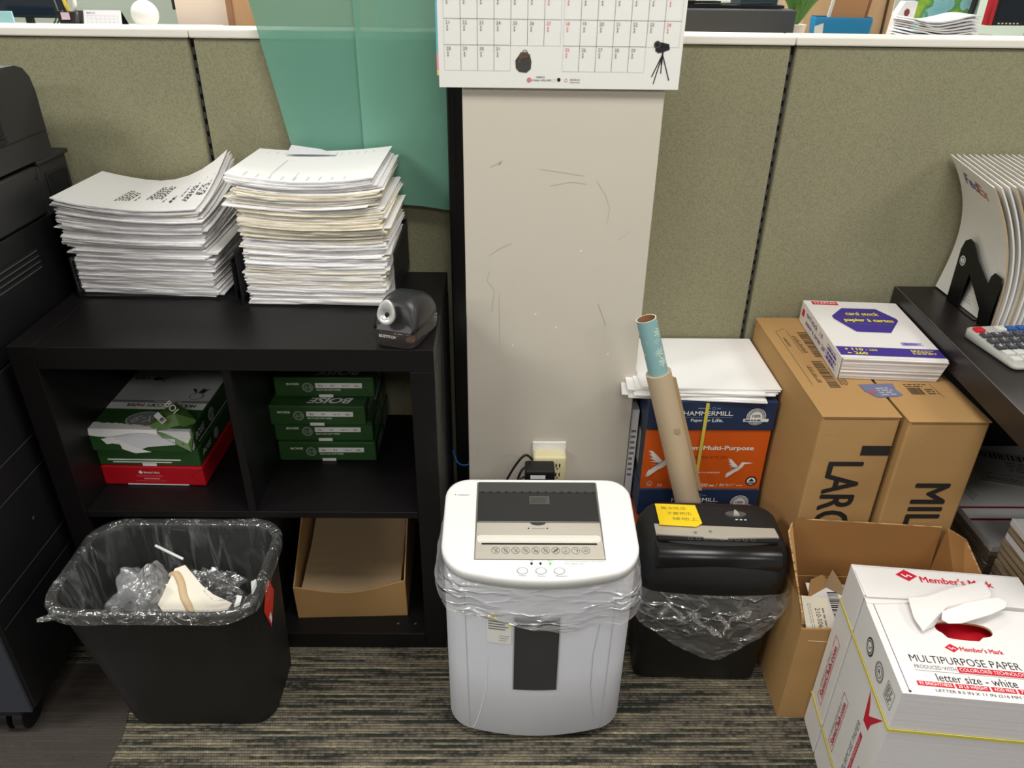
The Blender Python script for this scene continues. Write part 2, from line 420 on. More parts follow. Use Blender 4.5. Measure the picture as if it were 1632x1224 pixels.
# ------------------------------------------------------------------ room
CARPET = carpet_mat()
mb = MB(); mb.box(-4.2, 5.2, -3.2, 6.8, -0.04, 0, CARPET); struct('floor', mb)
mb = MB(); mb.box(-4.2, 5.2, -3.2, 6.8, CEIL, CEIL + .04, mat('ceiling_tile', (226, 224, 218), rough=.9)); struct('ceiling', mb)
FARW = mat('pale_green_wall', (206, 218, 206), rough=.8)
mb = MB(); mb.box(-4.2, 5.2, 6.76, 6.84, 0, CEIL, FARW); struct('wall_back', mb)
mb = MB(); mb.box(-4.28, -4.2, -3.2, 6.8, 0, CEIL, FARW); struct('wall_left', mb)
mb = MB(); mb.box(5.2, 5.28, -3.2, 6.8, 0, CEIL, FARW); struct('wall_right', mb)
for i, (x, y) in enumerate(LAMPS):
    mb = MB(); 
    for a in ((-.6, .6, .28, .3), (-.6, .6, -.3, -.28), (-.6, -.58, -.28, .28), (.58, .6, -.28, .28)):
        mb.box(x + a[0], x + a[1], y + a[2], y + a[3], CEIL - .03, CEIL, CAPM)
    mb.build('ceiling_light', label='recessed office ceiling light trim above the floor, out of the picture', cat='ceiling light', group='recessed ceiling lights')

# column
mb = MB(); mb.box(-.0775, .2985, 1.5, 1.86, 0, CEIL, WALLPAINT, bev=.002)
F = Frame((-.0775, 1.5, 0), (1, 0, 0), (0, 0, 1), .0003)
R = random.Random(4)
for (pts, w, m) in (([(.052, 1.045), (.066, 1.052), (.075, 1.058)], .0018, SCUFF), ([(.068, 1.049), (.073, 1.055)], .002, SCUFFD),
                    ([(.26, 1.02), (.278, .995), (.29, .965), (.286, .935)], .0012, SCUFF), ([(.15, 1.042), (.2, 1.035), (.235, 1.03)], .0016, SCUFF),
                    ([(.17, 1.01), (.21, 1.018), (.24, 1.014)], .0016, SCUFF), ([(.05, .865), (.07, .88), (.095, .892)], .0016, SCUFF),
                    ([(.055, .74), (.06, .79), (.045, .81), (.05, .83)], .0018, SCUFF), ([(.07, .78), (.072, .66)], .0014, SCUFF),
                    ([(.28, .76), (.3, .71)], .0009, SCUFFD), ([(.02, .40), (.021, .36)], .0012, SCUFF), ([(.31, .9), (.335, .92)], .001, SCUFF)):
    for i in range(len(pts) - 1): mb.line(F, *pts[i], *pts[i + 1], w, m)
for a, b in ((.237, .877), (.148, .735), (.193, .704), (.1, .66), (.31, .64)): mb.disc(F, a, b, .0022, WHITEP, 1.5, 10)
struct('wall_centre', mb)

# black cable post left of the column
mb = MB(); mb.box(-.114, -.0805, 1.60, 1.695, 0, CEIL - .001, mat('black_post_paint', (12, 13, 15), rough=.22), bev=.003)
mb.box(-.104, -.1, 1.597, 1.6, 0, 1.9, BLKGLOSS)
struct('trim_1', mb)

# ------------------------------------------------------------------ cubicle partition panels
PY = 1.70
def panel(x0, x1, label, slot_right):
    t = thing('cubicle_panel', label, 'cubicle partition', ((x0 + x1) / 2, PY + .035, 0), 0, None)
    c = (x0 + x1) / 2
    mb = MB(); mb.box(x0 - c, x1 - c, -.035, .035, .1, 1.2475, FABRIC, bev=.004); mb.build('fabric_panel', t)
    mb = MB(); mb.box(x0 - c - .004, x1 - c + .004, -.032, .032, 0, .099, mat('grey_kick_plate', (90, 88, 82))); mb.build('base_plate', t)
    mb = MB(); mb.box(x0 - c - .0045, x1 - c + .0045, -.042, .042, 1.249, 1.266, CAPM, bev=.003); mb.build('top_cap', t)
    if slot_right:
        mb = MB(); a = x1 - c
        mb.box(a + .0008, a + .0085, -.020, .02, .1, 1.246, MESHDK)
        z = .12
        while z < 1.22:
            mb.box(a + .002, a + .0072, -.024, -.0202, z, z + .014, NOTCHM); z += .0255
        mb.build('slotted_standard', t)
panel(-2.1, -.642, 'long olive fabric cubicle panel behind the left paper stack and copier', True)
panel(-.631, -.1005, 'narrow olive fabric cubicle panel behind the green plastic sheet', False)
panel(.3005, .588, 'olive fabric cubicle panel right of the column, above the orange paper carton', True)
panel(.599, 2.2, 'wide olive fabric cubicle panel behind the envelopes and brown boxes', False)

# ------------------------------------------------------------------ green plastic sheet
GF = film('green_tinted_plastic', (116, 172, 152), .60, rough=.3, wr=.3, wscale=5, stretch=(1, 1, .3))
GF2 = film('green_tinted_plastic_fold', (124, 180, 158), .68, rough=.3, wr=.3, wscale=5, stretch=(1, 1, .3))
def sheet(x_at, xr, y0, z0, z1, nx, nz, amp, seed, taper=1.0, thick=.0006):
    V = []; Fc = []
    for s_ in (0, 1):
        for i in range(nz + 1):
            z = z0 + (z1 - z0) * i / nz
            for j in range(nx + 1):
                u = j / nx; x = x_at(z) + (xr - x_at(z)) * u
                y = y0 + amp * noise.noise(Vector((x * 7 + seed, z * 1.3, seed))) + s_ * thick
                zz = z + (0.012 * u * u + .006 * noise.noise(Vector((x * 9, 0, seed))) if i == 0 else 0) * -taper
                V.append((x, y, zz))
    n = (nx + 1) * (nz + 1)
    for i in range(nz):
        for j in range(nx):
            a = i * (nx + 1) + j; Fc.append((a, a + 1, a + nx + 2, a + nx + 1))
            Fc.append((n + a + nx + 1, n + a + nx + 2, n + a + 1, n + a))
    return V, Fc
t = thing('plastic_sheet', 'translucent green plastic sheet hanging between left stacks and column', 'plastic sheet', (-.3, 1.67, .92))
V, Fc = sheet(lambda z: -.452 - (z - 1.049) * .175, -.285, 1.672, .925, CEIL - .002, 16, 40, .004, 1)
mb = MB(); mb.add([(a + .3, b - 1.67, c - .92) for a, b, c in V], Fc, GF, True); mb.build('rear_layer', t)
V, Fc = sheet(lambda z: -.296, -.1155, 1.664, .922, CEIL - .002, 14, 40, .005, 7)
mb = MB(); mb.add([(a + .3, b - 1.67, c - .92) for a, b, c in V], Fc, GF2, True); mb.build('folded_layer', t, label='lighter green doubled layer')

# ------------------------------------------------------------------ bookcase
BX, BY, BW, BD, BH = -.90, 1.248, .775, .39, .775
FT = .046
t = thing('bookcase', 'black-brown square four-compartment bookcase carrying the two paper stacks', 'bookcase', (BX + BW / 2, BY + BD / 2, 0))
cx, cy = BX + BW / 2, BY + BD / 2
def bpart(name, x0, x1, y0, y1, z0, z1, bev=.0012, extra=None):
    mb = MB(); mb.box(x0 - cx, x1 - cx, y0 - cy, y1 - cy, z0, z1, BLACKWOOD, bev=bev)
    if extra: extra(mb)
    return mb.build(name, t)
bpart('top_board', BX + FT + .0005, BX + BW - .0005, BY, BY + BD, BH - FT, BH)
bpart('side_panel', BX, BX + FT, BY, BY + BD, 0, BH)
bpart('side_panel', BX + BW - FT, BX + BW, BY, BY + BD, 0, BH - FT - .0005)
def holes(mb):
    F = Frame((0, 0, FT), (1, 0, 0), (0, 1, 0), .0005)
    for a in (.275, .315): mb.disc(F, a, -.165, .003, CHROME, 1, 12)
bpart('bottom_board', BX + FT + .0005, BX + BW - FT - .0005, BY, BY + BD, 0, FT, extra=holes)
bpart('shelf', BX + FT + .0005, BX + BW - FT - .0005, BY + .004, BY + BD - .002, .3795, .3955)
bpart('divider', BX + BW / 2 - .008, BX + BW / 2 + .008, BY + .004, BY + BD - .002, .396, BH - FT - .0005)
bpart('divider', BX + BW / 2 - .008, BX + BW / 2 + .008, BY + .004, BY + BD - .002, FT + .0005, .379)

# ------------------------------------------------------------------ letter trays and paper stacks on the bookcase
def letter_tray(x0, x1, y0, y1, z0, h, label):
    cx, cy = (x0 + x1) / 2, (y0 + y1) / 2; w, d = (x1 - x0) / 2, (y1 - y0) / 2
    t = thing('letter_tray', label, 'letter tray', (cx, cy, z0))
    mb = MB(); mb.box(-w, w, -d, d, 0, .004, BLK); mb.build('tray_base', t)
    for sx in (-1, 1):
        mb = MB(); a, b = (sx * w - .003, sx * w) if sx > 0 else (-w, -w + .003)
        mb.box(a, b, -d, d, .004, .016, BLK); mb.box(a, b, -d, d, h - .008, h, BLK)
        n = 15
        for i in range(n + 1):
            y = -d + 2 * d * i / n; mb.box(a, b, max(-d, y - .004), min(d, y + .004), .016, h - .008, BLK)
        mb.build('slotted_side', t)
    mb = MB(); mb.box(-w + .003, w - .003, d - .003, d, .004, h, BLK); mb.build('back_plate', t)
letter_tray(-.875, -.548, 1.475, 1.694, BH, .085, 'black slotted letter tray under the left paper stack')
letter_tray(-.528, -.213, 1.44, 1.66, BH, .115, 'black slotted letter tray under the taller right paper stack')

def bundle_mesh(w, d, th, bend, zb, mside, mtop, R, nx=9, ny=6, curl=0.0):
    """thin pile of sheets bent by bend(u, v); returns an MB in local coordinates"""
    mb = MB(); top = []; bot = []
    sk = R.uniform(-.006, .006); fr = R.uniform(0, 50)
    for j in range(ny + 1):
        for i in range(nx + 1):
            u, v = i / nx, j / ny
            x = (u - .5) * w + (v - .5) * sk; y = (v - .5) * d
            if j == 0: y += .0035 * noise.noise(Vector((x * 22, fr, 0)))
            z = bend(u, v)
            c = curl * max(0, (u - .82) / .18) ** 2 * max(0, 1 - v * 3)
            bot.append((x, y, z)); top.append((x + (.001 if i == nx else 0), y, z + th + c))
    n = nx + 1
    gf = [(j * n + i, j * n + i + 1, (j + 1) * n + i + 1, (j + 1) * n + i) for j in range(ny) for i in range(nx)]
    mb.add(top, gf, mtop, True); mb.add(bot, [tuple(reversed(f)) for f in gf], mtop, True)
    rim = [i for i in range(n)] + [j * n + nx for j in range(1, ny + 1)] + [ny * n + i for i in range(nx - 1, -1, -1)] + [j * n for j in range(ny - 1, 0, -1)]
    k = len(rim); vs = [bot[i] for i in rim] + [top[i] for i in rim]
    mb.add(vs, [(a, (a + 1) % k, k + (a + 1) % k, k + a) for a in range(k)], mside)
    return mb, top
def paper_stack(x, y, z0, rz, H, n, w, d, bendf, seed, warm, drift, name_label, top_label, group, printer, spread=1.0):
    R = random.Random(seed); ths = [R.uniform(.6, 1.6) for _ in range(n)]; S = sum(ths); z = z0
    clump = 0.0; cxo = cyo = 0.0
    for i in range(n):
        th = ths[i] / S * H; t = (z - z0) / H
        if clump <= 0:
            clump = R.randint(3, 9); cxo = R.uniform(-.008, .008) * spread; cyo = R.uniform(-.006, .003) * spread
        clump -= 1
        dx, dy = drift(t)
        j = 0.4 if t < .38 else 1.0
        jx, jy, jr = (cxo * j + R.gauss(0, .0038) * j + dx, cyo * j + R.gauss(0, .0022) * j + dy, R.gauss(0, 1.1) * j)
        last = i == n - 1
        if R.random() < .07 and t > .35 and not last: jx += R.choice((-.014, .012)); jr += R.uniform(-3, 3)
        m = EDGEB if R.random() < warm(t) else EDGEA
        gap = .00025
        mb, top = bundle_mesh(w - R.uniform(0, .008), d - R.uniform(0, .004), th - gap, lambda u, v: bendf(u, v, t), z, m, PAPERW if m is EDGEB else PAPER, R)
        if last: printer(mb, w, d, lambda u, v: bendf(u, v, t) + th, R)
        o = mb.build('paper_bundle', label=top_label if last else name_label, cat='paper', group=None if last else group)
        o.matrix_world = RZ(x + jx, y + jy, z, rz + jr)
        z += th
    return z
def dash_on(mb, w, d, zf, u0, v0, u1, v1, hw, m, off=.0013):
    x0, y0, x1, y1 = (u0 - .5) * w, (v0 - .5) * d, (u1 - .5) * w, (v1 - .5) * d
    dx, dy = x1 - x0, y1 - y0; L = math.hypot(dx, dy) or 1; px, py = -dy / L * hw, dx / L * hw
    z0, z1 = zf(u0, v0) + off, zf(u1, v1) + off
    vs = [(x0 + px, y0 + py, z0), (x0 - px, y0 - py, z0), (x1 - px, y1 - py, z1), (x1 + px, y1 + py, z1)]
    mb.add(vs, [(0, 1, 2, 3)], m)
def printL(mb, w, d, zf, R):
    # the page lies sideways: its lines run from front to back
    for (u0, u1, rows, va, vb, m, sk) in ((.34, .345, 1, .36, .42, INK, 0), (.37, .45, 5, .22, .62, INK, 0), (.49, .50, 1, .22, .5, INKG, 0), (.56, .66, 6, .3, .72, INK, 0), (.70, .71, 1, .2, .4, INKG, 0), (.75, .76, 2, .2, .45, INK, 0),
                                   (.80, .80, 1, .3, .6, INKG, 0), (.84, .87, 3, .2, .62, INK, 0), (.91, .97, 5, .3, .72, INK, 0)):
        for r in range(rows):
            u = u0 + (u1 - u0) * (r / max(1, rows - 1)); v = va + R.uniform(0, .05); e = vb - R.uniform(0, .1)
            while v < e:
                L = R.uniform(.025, .06); dash_on(mb, w, d, zf, u, v, u, min(e, v + L), .0012, m); v += L + .022
def printR(mb, w, d, zf, R):
    for (u, v0, v1) in ((.28, .15, .62), (.45, .05, .25), (.6, .75, .9)):
        v = v0
        while v < v1: dash_on(mb, w, d, zf, u + (v - v0) * .02, v, u + (v - v0) * .02, v + .03, .0006, INKL); v += .035
    for k in range(9):
        u = .12 + k * .085; dash_on(mb, w, d, zf, u, .04, u + .002, .12 + R.uniform(0, .04), .0007, INKL)
    for k in range(14):
        u = .1 + k * .06; dash_on(mb, w, d, zf, u, .82, u, .9, .0004, INKL)

def bendL(u, v, t):
    return t * t * (.012 * (1 - u) ** 2 * 1.2 - .016 * 4 * u * (1 - u) * .6 + .075 * max(0, u - .35) ** 2 * (v ** 1.5) * 2.2 * (1 if t > .0 else 0))
paper_stack(-.7205, 1.586, BH + .0045, -3.5, .188, 72, .292, .208, bendL, 11, lambda t: .04,
            lambda t: (-.004 - .010 * max(0, t - .3), -.004 * t), 'thin bundle of white printed sheets in the shorter left stack on the bookcase',
            'curled printed sheets lying topmost on the shorter left paper stack', 'paper bundles of the left stack', printL)
def bendR(u, v, t):
    return t * (.008 * (abs(u - .5) * 2) ** 2 - .006 * (1 - v) * 4 * u * (1 - u)) + t * t * .012 * v * u
paper_stack(-.3715, 1.545, BH + .0045, -2.0, .252, 104, .283, .212, bendR, 23, lambda t: .55 if .52 < t < .9 else (.3 if .12 < t < .3 else .12),
            lambda t: (.002 - .016 * max(0, t - .45), .008 * min(1, t)), 'thin bundle of used sheets in the taller right stack on the bookcase',
            'faintly printed sheets lying topmost on the taller right paper stack', 'paper bundles of the right stack', printR, 1.3)
# loose sheet poking out at the back of the tall stack, above it
mb = MB(); mb.slab([(-.075, -.03), (.03, -.03), (-.01, .0), (-.076, .022)], 0, .0006, PAPERG)
o = mb.build('paper_sheet', label='loose sheet corner sticking up at the back of the tall paper stack', cat='paper'); o.matrix_world = Matrix.Translation((-.372, 1.640, 1.044)) @ Matrix.Rotation(radians(8), 4, 'X')

# ------------------------------------------------------------------ pencil sharpener
SMOKE = film('smoked_clear_plastic', (70, 62, 60), .55, rough=.08)
SHAV = mat('pencil_shavings', (176, 128, 104), rough=.9, var=.4, vscale=120, bump=1.0, bscale=200)
SX, SY, SR = -.195, 1.262, radians(-17)
t = thing('pencil_sharpener', 'black electric pencil sharpener with silver pencil port on the bookcase corner', 'pencil sharpener', (SX, SY, BH), SR)
def dome(prof, ex=.62, ez=.75, n=20):
    rings = []
    for (y, hw, z0, h, lean) in prof:
        rg = []
        for k in range(n + 1):
            a = pi * k / n; c, s_ = cos(a), sin(a)
            rg.append(Vector((hw * math.copysign(abs(c) ** ex, c), y + lean * (s_ ** ez), z0 + h * s_ ** ez)))
        rings.append(rg)
    return rings
mb = MB(); rg = dome([(-.006, .034, .033, .012, .01), (-.004, .040, .033, .040, .014), (.012, .042, .033, .054, .012), (.035, .044, .033, .057, .008), (.07, .044, .033, .053, 0), (.1, .041, .033, .042, -.006), (.118, .034, .033, .025, -.008)])
rg = [list(reversed(r)) for r in rg]
mb.loft(rg, mat('sharpener_black', (34, 34, 36), rough=.38), True, True, True); mb.build('body', t)
mb = MB(); base = []
for (z, g) in ((.004, -.001), (.012, .001), (.03, .0), (.033, -.002)):
    base.append([p for p in dens(rrect(0, .052, .041 + g, .064 + g, .02, 5, z), .03)])
mb.loft(base, SMOKE); dr = mb.build('shavings_drawer', t, label='smoked clear drawer')
mb = MB()
for k in range(16):
    R_ = random.Random(k); bm = bmesh.new(); bmesh.ops.create_icosphere(bm, subdivisions=1, radius=R_.uniform(.005, .009))
    mb.bm(bm, SHAV, False, Matrix.Translation((R_.uniform(-.028, .028), R_.uniform(.005, .1), .013)) @ Matrix.Diagonal((1.2, 1.2, .7, 1)))
mb.build('pencil_shavings', dr, kind='stuff')
mb = MB(); mb.loft([rrect(0, .052, .036, .058, .018, 5, 0), rrect(0, .052, .036, .058, .018, 5, .0045)], BLK); mb.build('foot_base', t)
# silver port: teardrop plate with funnel, leaning back on the sloped nose
NF = Frame((-.010, -.0105, .066), (1, 0, 0), (0, .30, .954), .001)
mb = MB(); out = []
for k in range(32):
    a = 2 * pi * k / 32; r = .0175
    out.append((r * cos(a) * (1.0 if sin(a) < 0 else 1 - .12 * sin(a)), (r * sin(a) if sin(a) < 0 else .028 * sin(a))))
mb.loft([[NF(a, b, 0) for a, b in out], [NF(a, b, -2) + NF.n * 0 for a, b in out]], SILVER, False, False)
mb.loft([[NF(a * 1.0, b * 1.0, 2) for a, b in out], [NF(.82 * a, .5 * b * (1 if b > 0 else 1.6), 4) for a, b in out], [NF(.4 * a, .4 * min(b, .0175), -1) for a, b in out], [NF(.22 * a, .22 * min(b, .0175), -4) for a, b in out]], mat('sharpener_silver', (206, 206, 204), rough=.3, metal=.5), False, False)
mb.disc(NF, 0, 0, .0042, MESHDK, -2.5)
mb.build('pencil_port', t, label='silver pencil port')
mb = MB(); F = Frame((-.026, -.0125, .022), (1, 0, 0), (0, 0, 1), .0006); mb.text(F, 'BOSTITCH', 0, 0, .032, .0055, WHITEPR, .01); mb.build('maker_lettering', t)
CLIP = film('clear_hard_plastic', (230, 235, 235), .35, rough=.05)
mb = MB(); mb.box(0, .014, 0, .02, 0, .012, CLIP, bev=.002); o = mb.build('cable_clip', label='small clear cable clip at the right edge of the bookcase top', cat='cable clip'); o.location = (-.143, 1.37, BH)
mb = MB(); mb.tube(spline([(-.16, 1.374, BH + .02), (-.138, 1.38, BH + .010), (-.122, 1.372, BH + .004), (-.1195, 1.36, BH - .06), (-.1215, 1.35, BH - .16), (-.1205, 1.345, BH - .24)]), .0011, BLK)
mb.build('sharpener_cord', label='thin black cord running off the bookcase edge behind the pencil sharpener', cat='cord')

# ------------------------------------------------------------------ reams
def ream_body(w, d, h, wrap, bev=.003, name='wrapped_paper'):
    mb = MB(); mb.box(-w / 2, w / 2, 0, d, 0, h, wrap, bev=bev); return mb
def boise_front(mb, w, h):
    F = Frame((-w / 2, 0, 0), (1, 0, 0), (0, 0, 1), .0005)
    mb.text(F, 'BOISE', .028, h * .62, .027, .005, WHITEPR, .01, heavy=.06)
    mb.ring(F, .073, h * .5, .0115, .0012, SILV); mb.ring(F, .073, h * .5, .009, .0008, SILV); mb.text(F, 'X-9', .0665, h * .40, .013, .009, SILV, .03)
    mb.rect(F, .09, h * .47, .192, h * .72, WHITEPR)
    for i, s_ in enumerate(('96', '97', '8.5"x11"', '500')): mb.text(F, s_, .097 + i * .026, h * .54, .009 if i != 2 else .016, .0045, INK, .0, k=2)
    mb.text(F, 'MULTI-USE COPY PAPER', .092, h * .33, .053, .0042, WHITEPR, .02)
    mb.rect(F, .096, -.0002, .127, .0075, WHITEPR, 1.6)
    for a, b, c, e in ((.218, .003, .19, h * .5), (.218, h - .003, .19, h * .5), (.19, h * .5, .183, h * .5)): mb.line(F, a * w / .218, b, c * w / .218, e, .0006, mat('dark_fold_line', (24, 50, 26)))
    G = Frame((w / 2, 0, 0), (0, 1, 0), (0, 0, 1), .0005)
    mb.text(G, 'BOISE', .03, h * .3, .07, h * .35, WHITEPR, .03, italic=True); mb.disc(G, .14, h * .5, h * .33, SILV); mb.text(G, 'X-9', .13, h * .36, .02, h * .26, GREEN, .03, k=2)
    mb.line(G, .02, h * .12, .24, h * .12, .002, WHITEPR)
def boise_top(mb, w, d, h):
    F = Frame((w / 2, d, h), (-1, 0, 0), (0, -1, 0), .0005)       # reads from behind
    mb.text(F, 'BOISE', .03, d - .034, .098, .022, WHITEPR, .01, italic=True, heavy=.05)
    mb.rect(F, .005, .02, w - .005, .12, SILV)
RW, RDp, RH = .2185, .228, .0495
zz = .3960
specs = [(-.393, 1.435, 0.3, 'lowest', 'bottom green ream of copy paper in the right stack of four'),
         (-.397, 1.440, 0.5, 'second', 'second green ream from the bottom in the right stack of four'),
         (-.4065, 1.424, -0.4, 'third', 'green ream jutting left, second from the top of four in the bookcase'),
         (-.389, 1.460, 0.4, 'top', 'top green ream of four, half hidden under the bookcase top')]
first = None
for i, (x, y, rz, _, lab) in enumerate(specs):
    if first is None:
        mb = ream_body(RW, RDp - .01, RH, GREEN); boise_front(mb, RW, RH); boise_top(mb, RW, RDp - .01, RH)
        first = mb.build('paper_ream'); o = first
    else:
        o = first.copy(); COL.objects.link(o)
    o.matrix_world = RZ(x, y, zz, rz); tag(o, lab, 'ream of paper', 'green reams in the right compartment'); zz += RH + .0014
# left compartment: red ream, green ream, opened green ream
mb = ream_body(.2185, .275, .0485, REDIN); F = Frame((-.10925, 0, 0), (1, 0, 0), (0, 0, 1), .0005)
mb.poly(F, [(.079, .034), (.084, .039), (.089, .034), (.084, .029)], WHITEPR); mb.text(F, "Member's Mark", .0905, .031, .034, .0055, WHITEPR, .03)
mb.text(F, 'MULTIPURPOSE PAPER', .074, .0225, .056, .0045, mat('pink_print', (232, 120, 126))); mb.rect(F, .088, .0155, .122, .0195, mat('pink_print', (0, 0, 0)))
mb.text(F, 'LETTER 8.5 X 11IN (500 SHEETS)', .07, .0095, .066, .0034, mat('pink_print', (0, 0, 0))); mb.rect(F, .05, .001, .182, .004, WHITEPR)
for a, b, c, e in ((.218, .002, .19, .024), (.218, .046, .19, .024)): mb.line(F, a, b, c, e, .0008, mat('dark_red_fold', (120, 8, 20)))
o = mb.build('paper_ream', label='red ream of copy paper at the bottom left of the bookcase shelf', cat='ream of paper'); o.matrix_world = RZ(-.746, 1.34, .396, -1.2)
mb = ream_body(.216, .27, .043, GREEN); F = Frame((-.108, 0, 0), (1, 0, 0), (0, 0, 1), .0005)
mb.rect(F, .02, .014, .175, .0175, WHITEPR); mb.rect(F, .03, .008, .155, .011, WHITEPR); mb.rect(F, .092, .0, .122, .0075, WHITEPR, 2)
G = Frame((.108, 0, 0), (0, 1, 0), (0, 0, 1), .0005); mb.text(G, 'BOISE', .02, .016, .05, .012, WHITEPR, .03, italic=True); mb.disc(G, .1, .022, .013, SILV)
o = mb.build('paper_ream', label='flat green ream lying between the red ream and the torn ream', cat='ream of paper'); o.matrix_world = RZ(-.747, 1.342, .4457, -1.0)
# opened ream
OW, OD, OH = .222, .272, .05
t = thing('paper_ream', 'opened green ream with torn wrapper and folded-back corner, topmost on the left', 'ream of paper', (-.754, 1.334, .4902), radians(-1.5))
mb = MB()
mb.box(-OW / 2 + .002, OW / 2 - .002, .003, OD - .002, .002, OH - .002, EDGEA)
mb.build('sheets', t)
mb = MB()
mb.box(-OW / 2, OW / 2, .012, OD, 0, OH, GREEN, bev=.0025)                       # wrapper around the rest
TF = Frame((-OW / 2, 0, OH), (1, 0, 0), (0, 1, 0), .0005)
mb.rect(TF, .003, .112, OW - .003, .266, SILV); mb.rect(TF, .003, .083, OW - .003, .110, WHITEPR, 2); mb.rect(TF, .003, .110, OW - .003, .119, INKG, 3)
RT = Frame((OW / 2, OD, OH), (-1, 0, 0), (0, -1, 0), .0005)
mb.text(RT, 'MULTI-USE COPY PAPER', .024, .168, .150, .0125, INK, .01, k=4, heavy=.03); mb.text(RT, '99.99% Jam-Free', .06, .1545, .06, .006, WHITEPR, .01, k=5)
mb.disc(RT, .038, .134, .014, SILV, 4); mb.ring(RT, .038, .134, .015, .002, INKG, 5); mb.poly(RT, [(.03, .120), (.018, .100), (.026, .103), (.034, .098), (.04, .120)], INK, 4); mb.poly(RT, [(.044, .120), (.058, .100), (.048, .102), (.042, .120)], INK, 4)
mb.text(RT, 'USA', .175, .05, .034, .013, INK, .01, k=3); mb.poly(RT, [(.145, .052), (.16, .048), (.166, .056), (.158, .066), (.150, .064)], INK, 3); mb.line(RT, .13, .05, .155, .06, .004, INK, 3); mb.line(RT, .135, .068, .152, .058, .003, INK, 3)
mb.disc(RT, .110, .230, .040, INKG, 2, ry=.029, n=36); mb.ring(RT, .110, .230, .040, .003, SILV, 3, 36, ry=.029); mb.text(RT, 'X-9', .084, .216, .052, .028, SILV, .01, True, k=4)
G = Frame((OW / 2, 0, 0), (0, 1, 0), (0, 0, 1), .0005); mb.text(G, 'BOISE', .02, .016, .05, .016, WHITEPR, .03, italic=True); mb.disc(G, .11, .025, .016, SILV); mb.text(G, 'X-9', .1, .018, .02, .013, GREEN, .03, k=2); mb.line(G, .03, .006, .2, .006, .003, WHITEPR)
mb.build('torn_wrapper', t)
# torn front: ragged white strip over top edge and hanging strips
mb = MB(); R = random.Random(3); N_ = 26; up = []; dn = []
for i in range(N_ + 1):
    a = i / N_; x = -OW / 2 - .001 + a * .155
    up.append((x, .010 + .020 * (1 - a) ** .6 * (.8 + .3 * R.random()) * (1 if a < .95 else .6), OH + .0014))
    dn.append((x, -.002, OH - .010 - .006 * sin(a * 6)))
mid = [(p[0], .001, OH + .0018) for p in up]
mb.loft([up, mid, dn], PAPER, False, False, False, close=False)
F2 = Frame((-OW / 2, -.003, 0), (1, 0, 0), (0, 0, 1), .0005)
mb.poly(F2, [(.045, .034), (.09, .037), (.19, .033), (.188, .018), (.13, .012), (.11, .004), (.085, .002), (.095, .014), (.06, .018)], PAPERG)
mb.poly(F2, [(.035, .03), (.06, .035), (.075, .022), (.045, .017)], PAPER, 2)
mb.poly(F2, [(.07, .03), (.1, .012), (.135, .0), (.10, -.004), (.075, .006)], PAPER, 3)
mb.poly(Frame((-OW / 2, -.0005, 0), (1, 0, 0), (0, 0, 1), .0003), [(.003, .0), (.205, .0), (.205, .02), (.09, .017), (.02, .04), (.0, .042)], GREEN)
mb.build('torn_paper_edge', t, label='ragged white torn edge')
mb = MB(); P = [(.055, -.004, OH - .014), (.108, -.005, .004), (.1135, .0, .03), (.110, .04, OH + .004), (.08, .07, OH + .010), (.045, .098, OH + .010), (.030, .055, OH + .013), (.026, .008, OH + .008)]
c = Vector((.07, .035, OH + .022)); vs = [Vector(p) for p in P] + [c]; n = len(P)
mb.add(vs, [(i, (i + 1) % n, n) for i in range(n)], GREENL)
mb.add([v - Vector((0, -.002, .004)) for v in vs], [((i + 1) % n, i, n) for i in range(n)], GREEN)
Fx = Frame((.034, .030, OH + .0172), (.72, -.66, -.1), (.5, .6, .35), .0012)
mb.rect(Fx, -.004, -.004, .034, .008, WHITEPR, 2); mb.bars(Fx, .018, -.002, .03, .006, INK, 3, 3)
mb.text(Fx, 'BOI', .0, .026, .042, .014, WHITEPR, .01, k=7)
mb.build('folded_corner', t, label='folded-back green wrapper corner')

# ------------------------------------------------------------------ cardboard tray with folders, lower right compartment
t = thing('cardboard_tray', 'low brown cardboard tray with curved front, in the lower right compartment', 'cardboard box', (-.345, 1.30, FT), radians(2))
W2 = .127
mb = MB()
mb.box(-W2, W2, 0, .315, 0, .003, KRAFT)
def fr(sgn=1):
    n = 14; a = []
    for i in range(n + 1):
        u = i / n; a.append((-W2 + 2 * W2 * u, .098 - .026 * sin(pi * u) ** 1.2 + .014 * u))
    return a
A = fr(); vs = [(x, 0, 0) for x, _ in A] + [(x, -.004 + .0, z) for x, z in A] + [(x, .003, 0) for x, _ in A] + [(x, .0, z) for x, z in A]
n = len(A); fs = [(i, i + 1, n + i + 1, n + i) for i in range(n - 1)] + [(2 * n + i + 1, 2 * n + i, 3 * n + i, 3 * n + i + 1) for i in range(n - 1)] + [(n + i, n + i + 1, 3 * n + i + 1, 3 * n + i) for i in range(n - 1)]
mb.add(vs, fs, KRAFT)
for sx in (-1, 1):
    a, b = (sx * W2, sx * (W2 - .003)); a, b = min(a, b), max(a, b)
    z1 = .10 if sx < 0 else .112
    vs = [(a, 0, 0), (a, .315, 0), (a, .315, .235), (a, .22, .225), (a, 0, z1), (b, 0, 0), (b, .315, 0), (b, .315, .235), (b, .22, .225), (b, 0, z1)]
    mb.add(vs, [(0, 4, 3, 2, 1), (5, 6, 7, 8, 9), (4, 9, 8, 3), (3, 8, 7, 2)], KRAFT)
mb.box(-W2, W2, .313, .316, 0, .2, KRAFT)
mb.build('tray_walls', t)
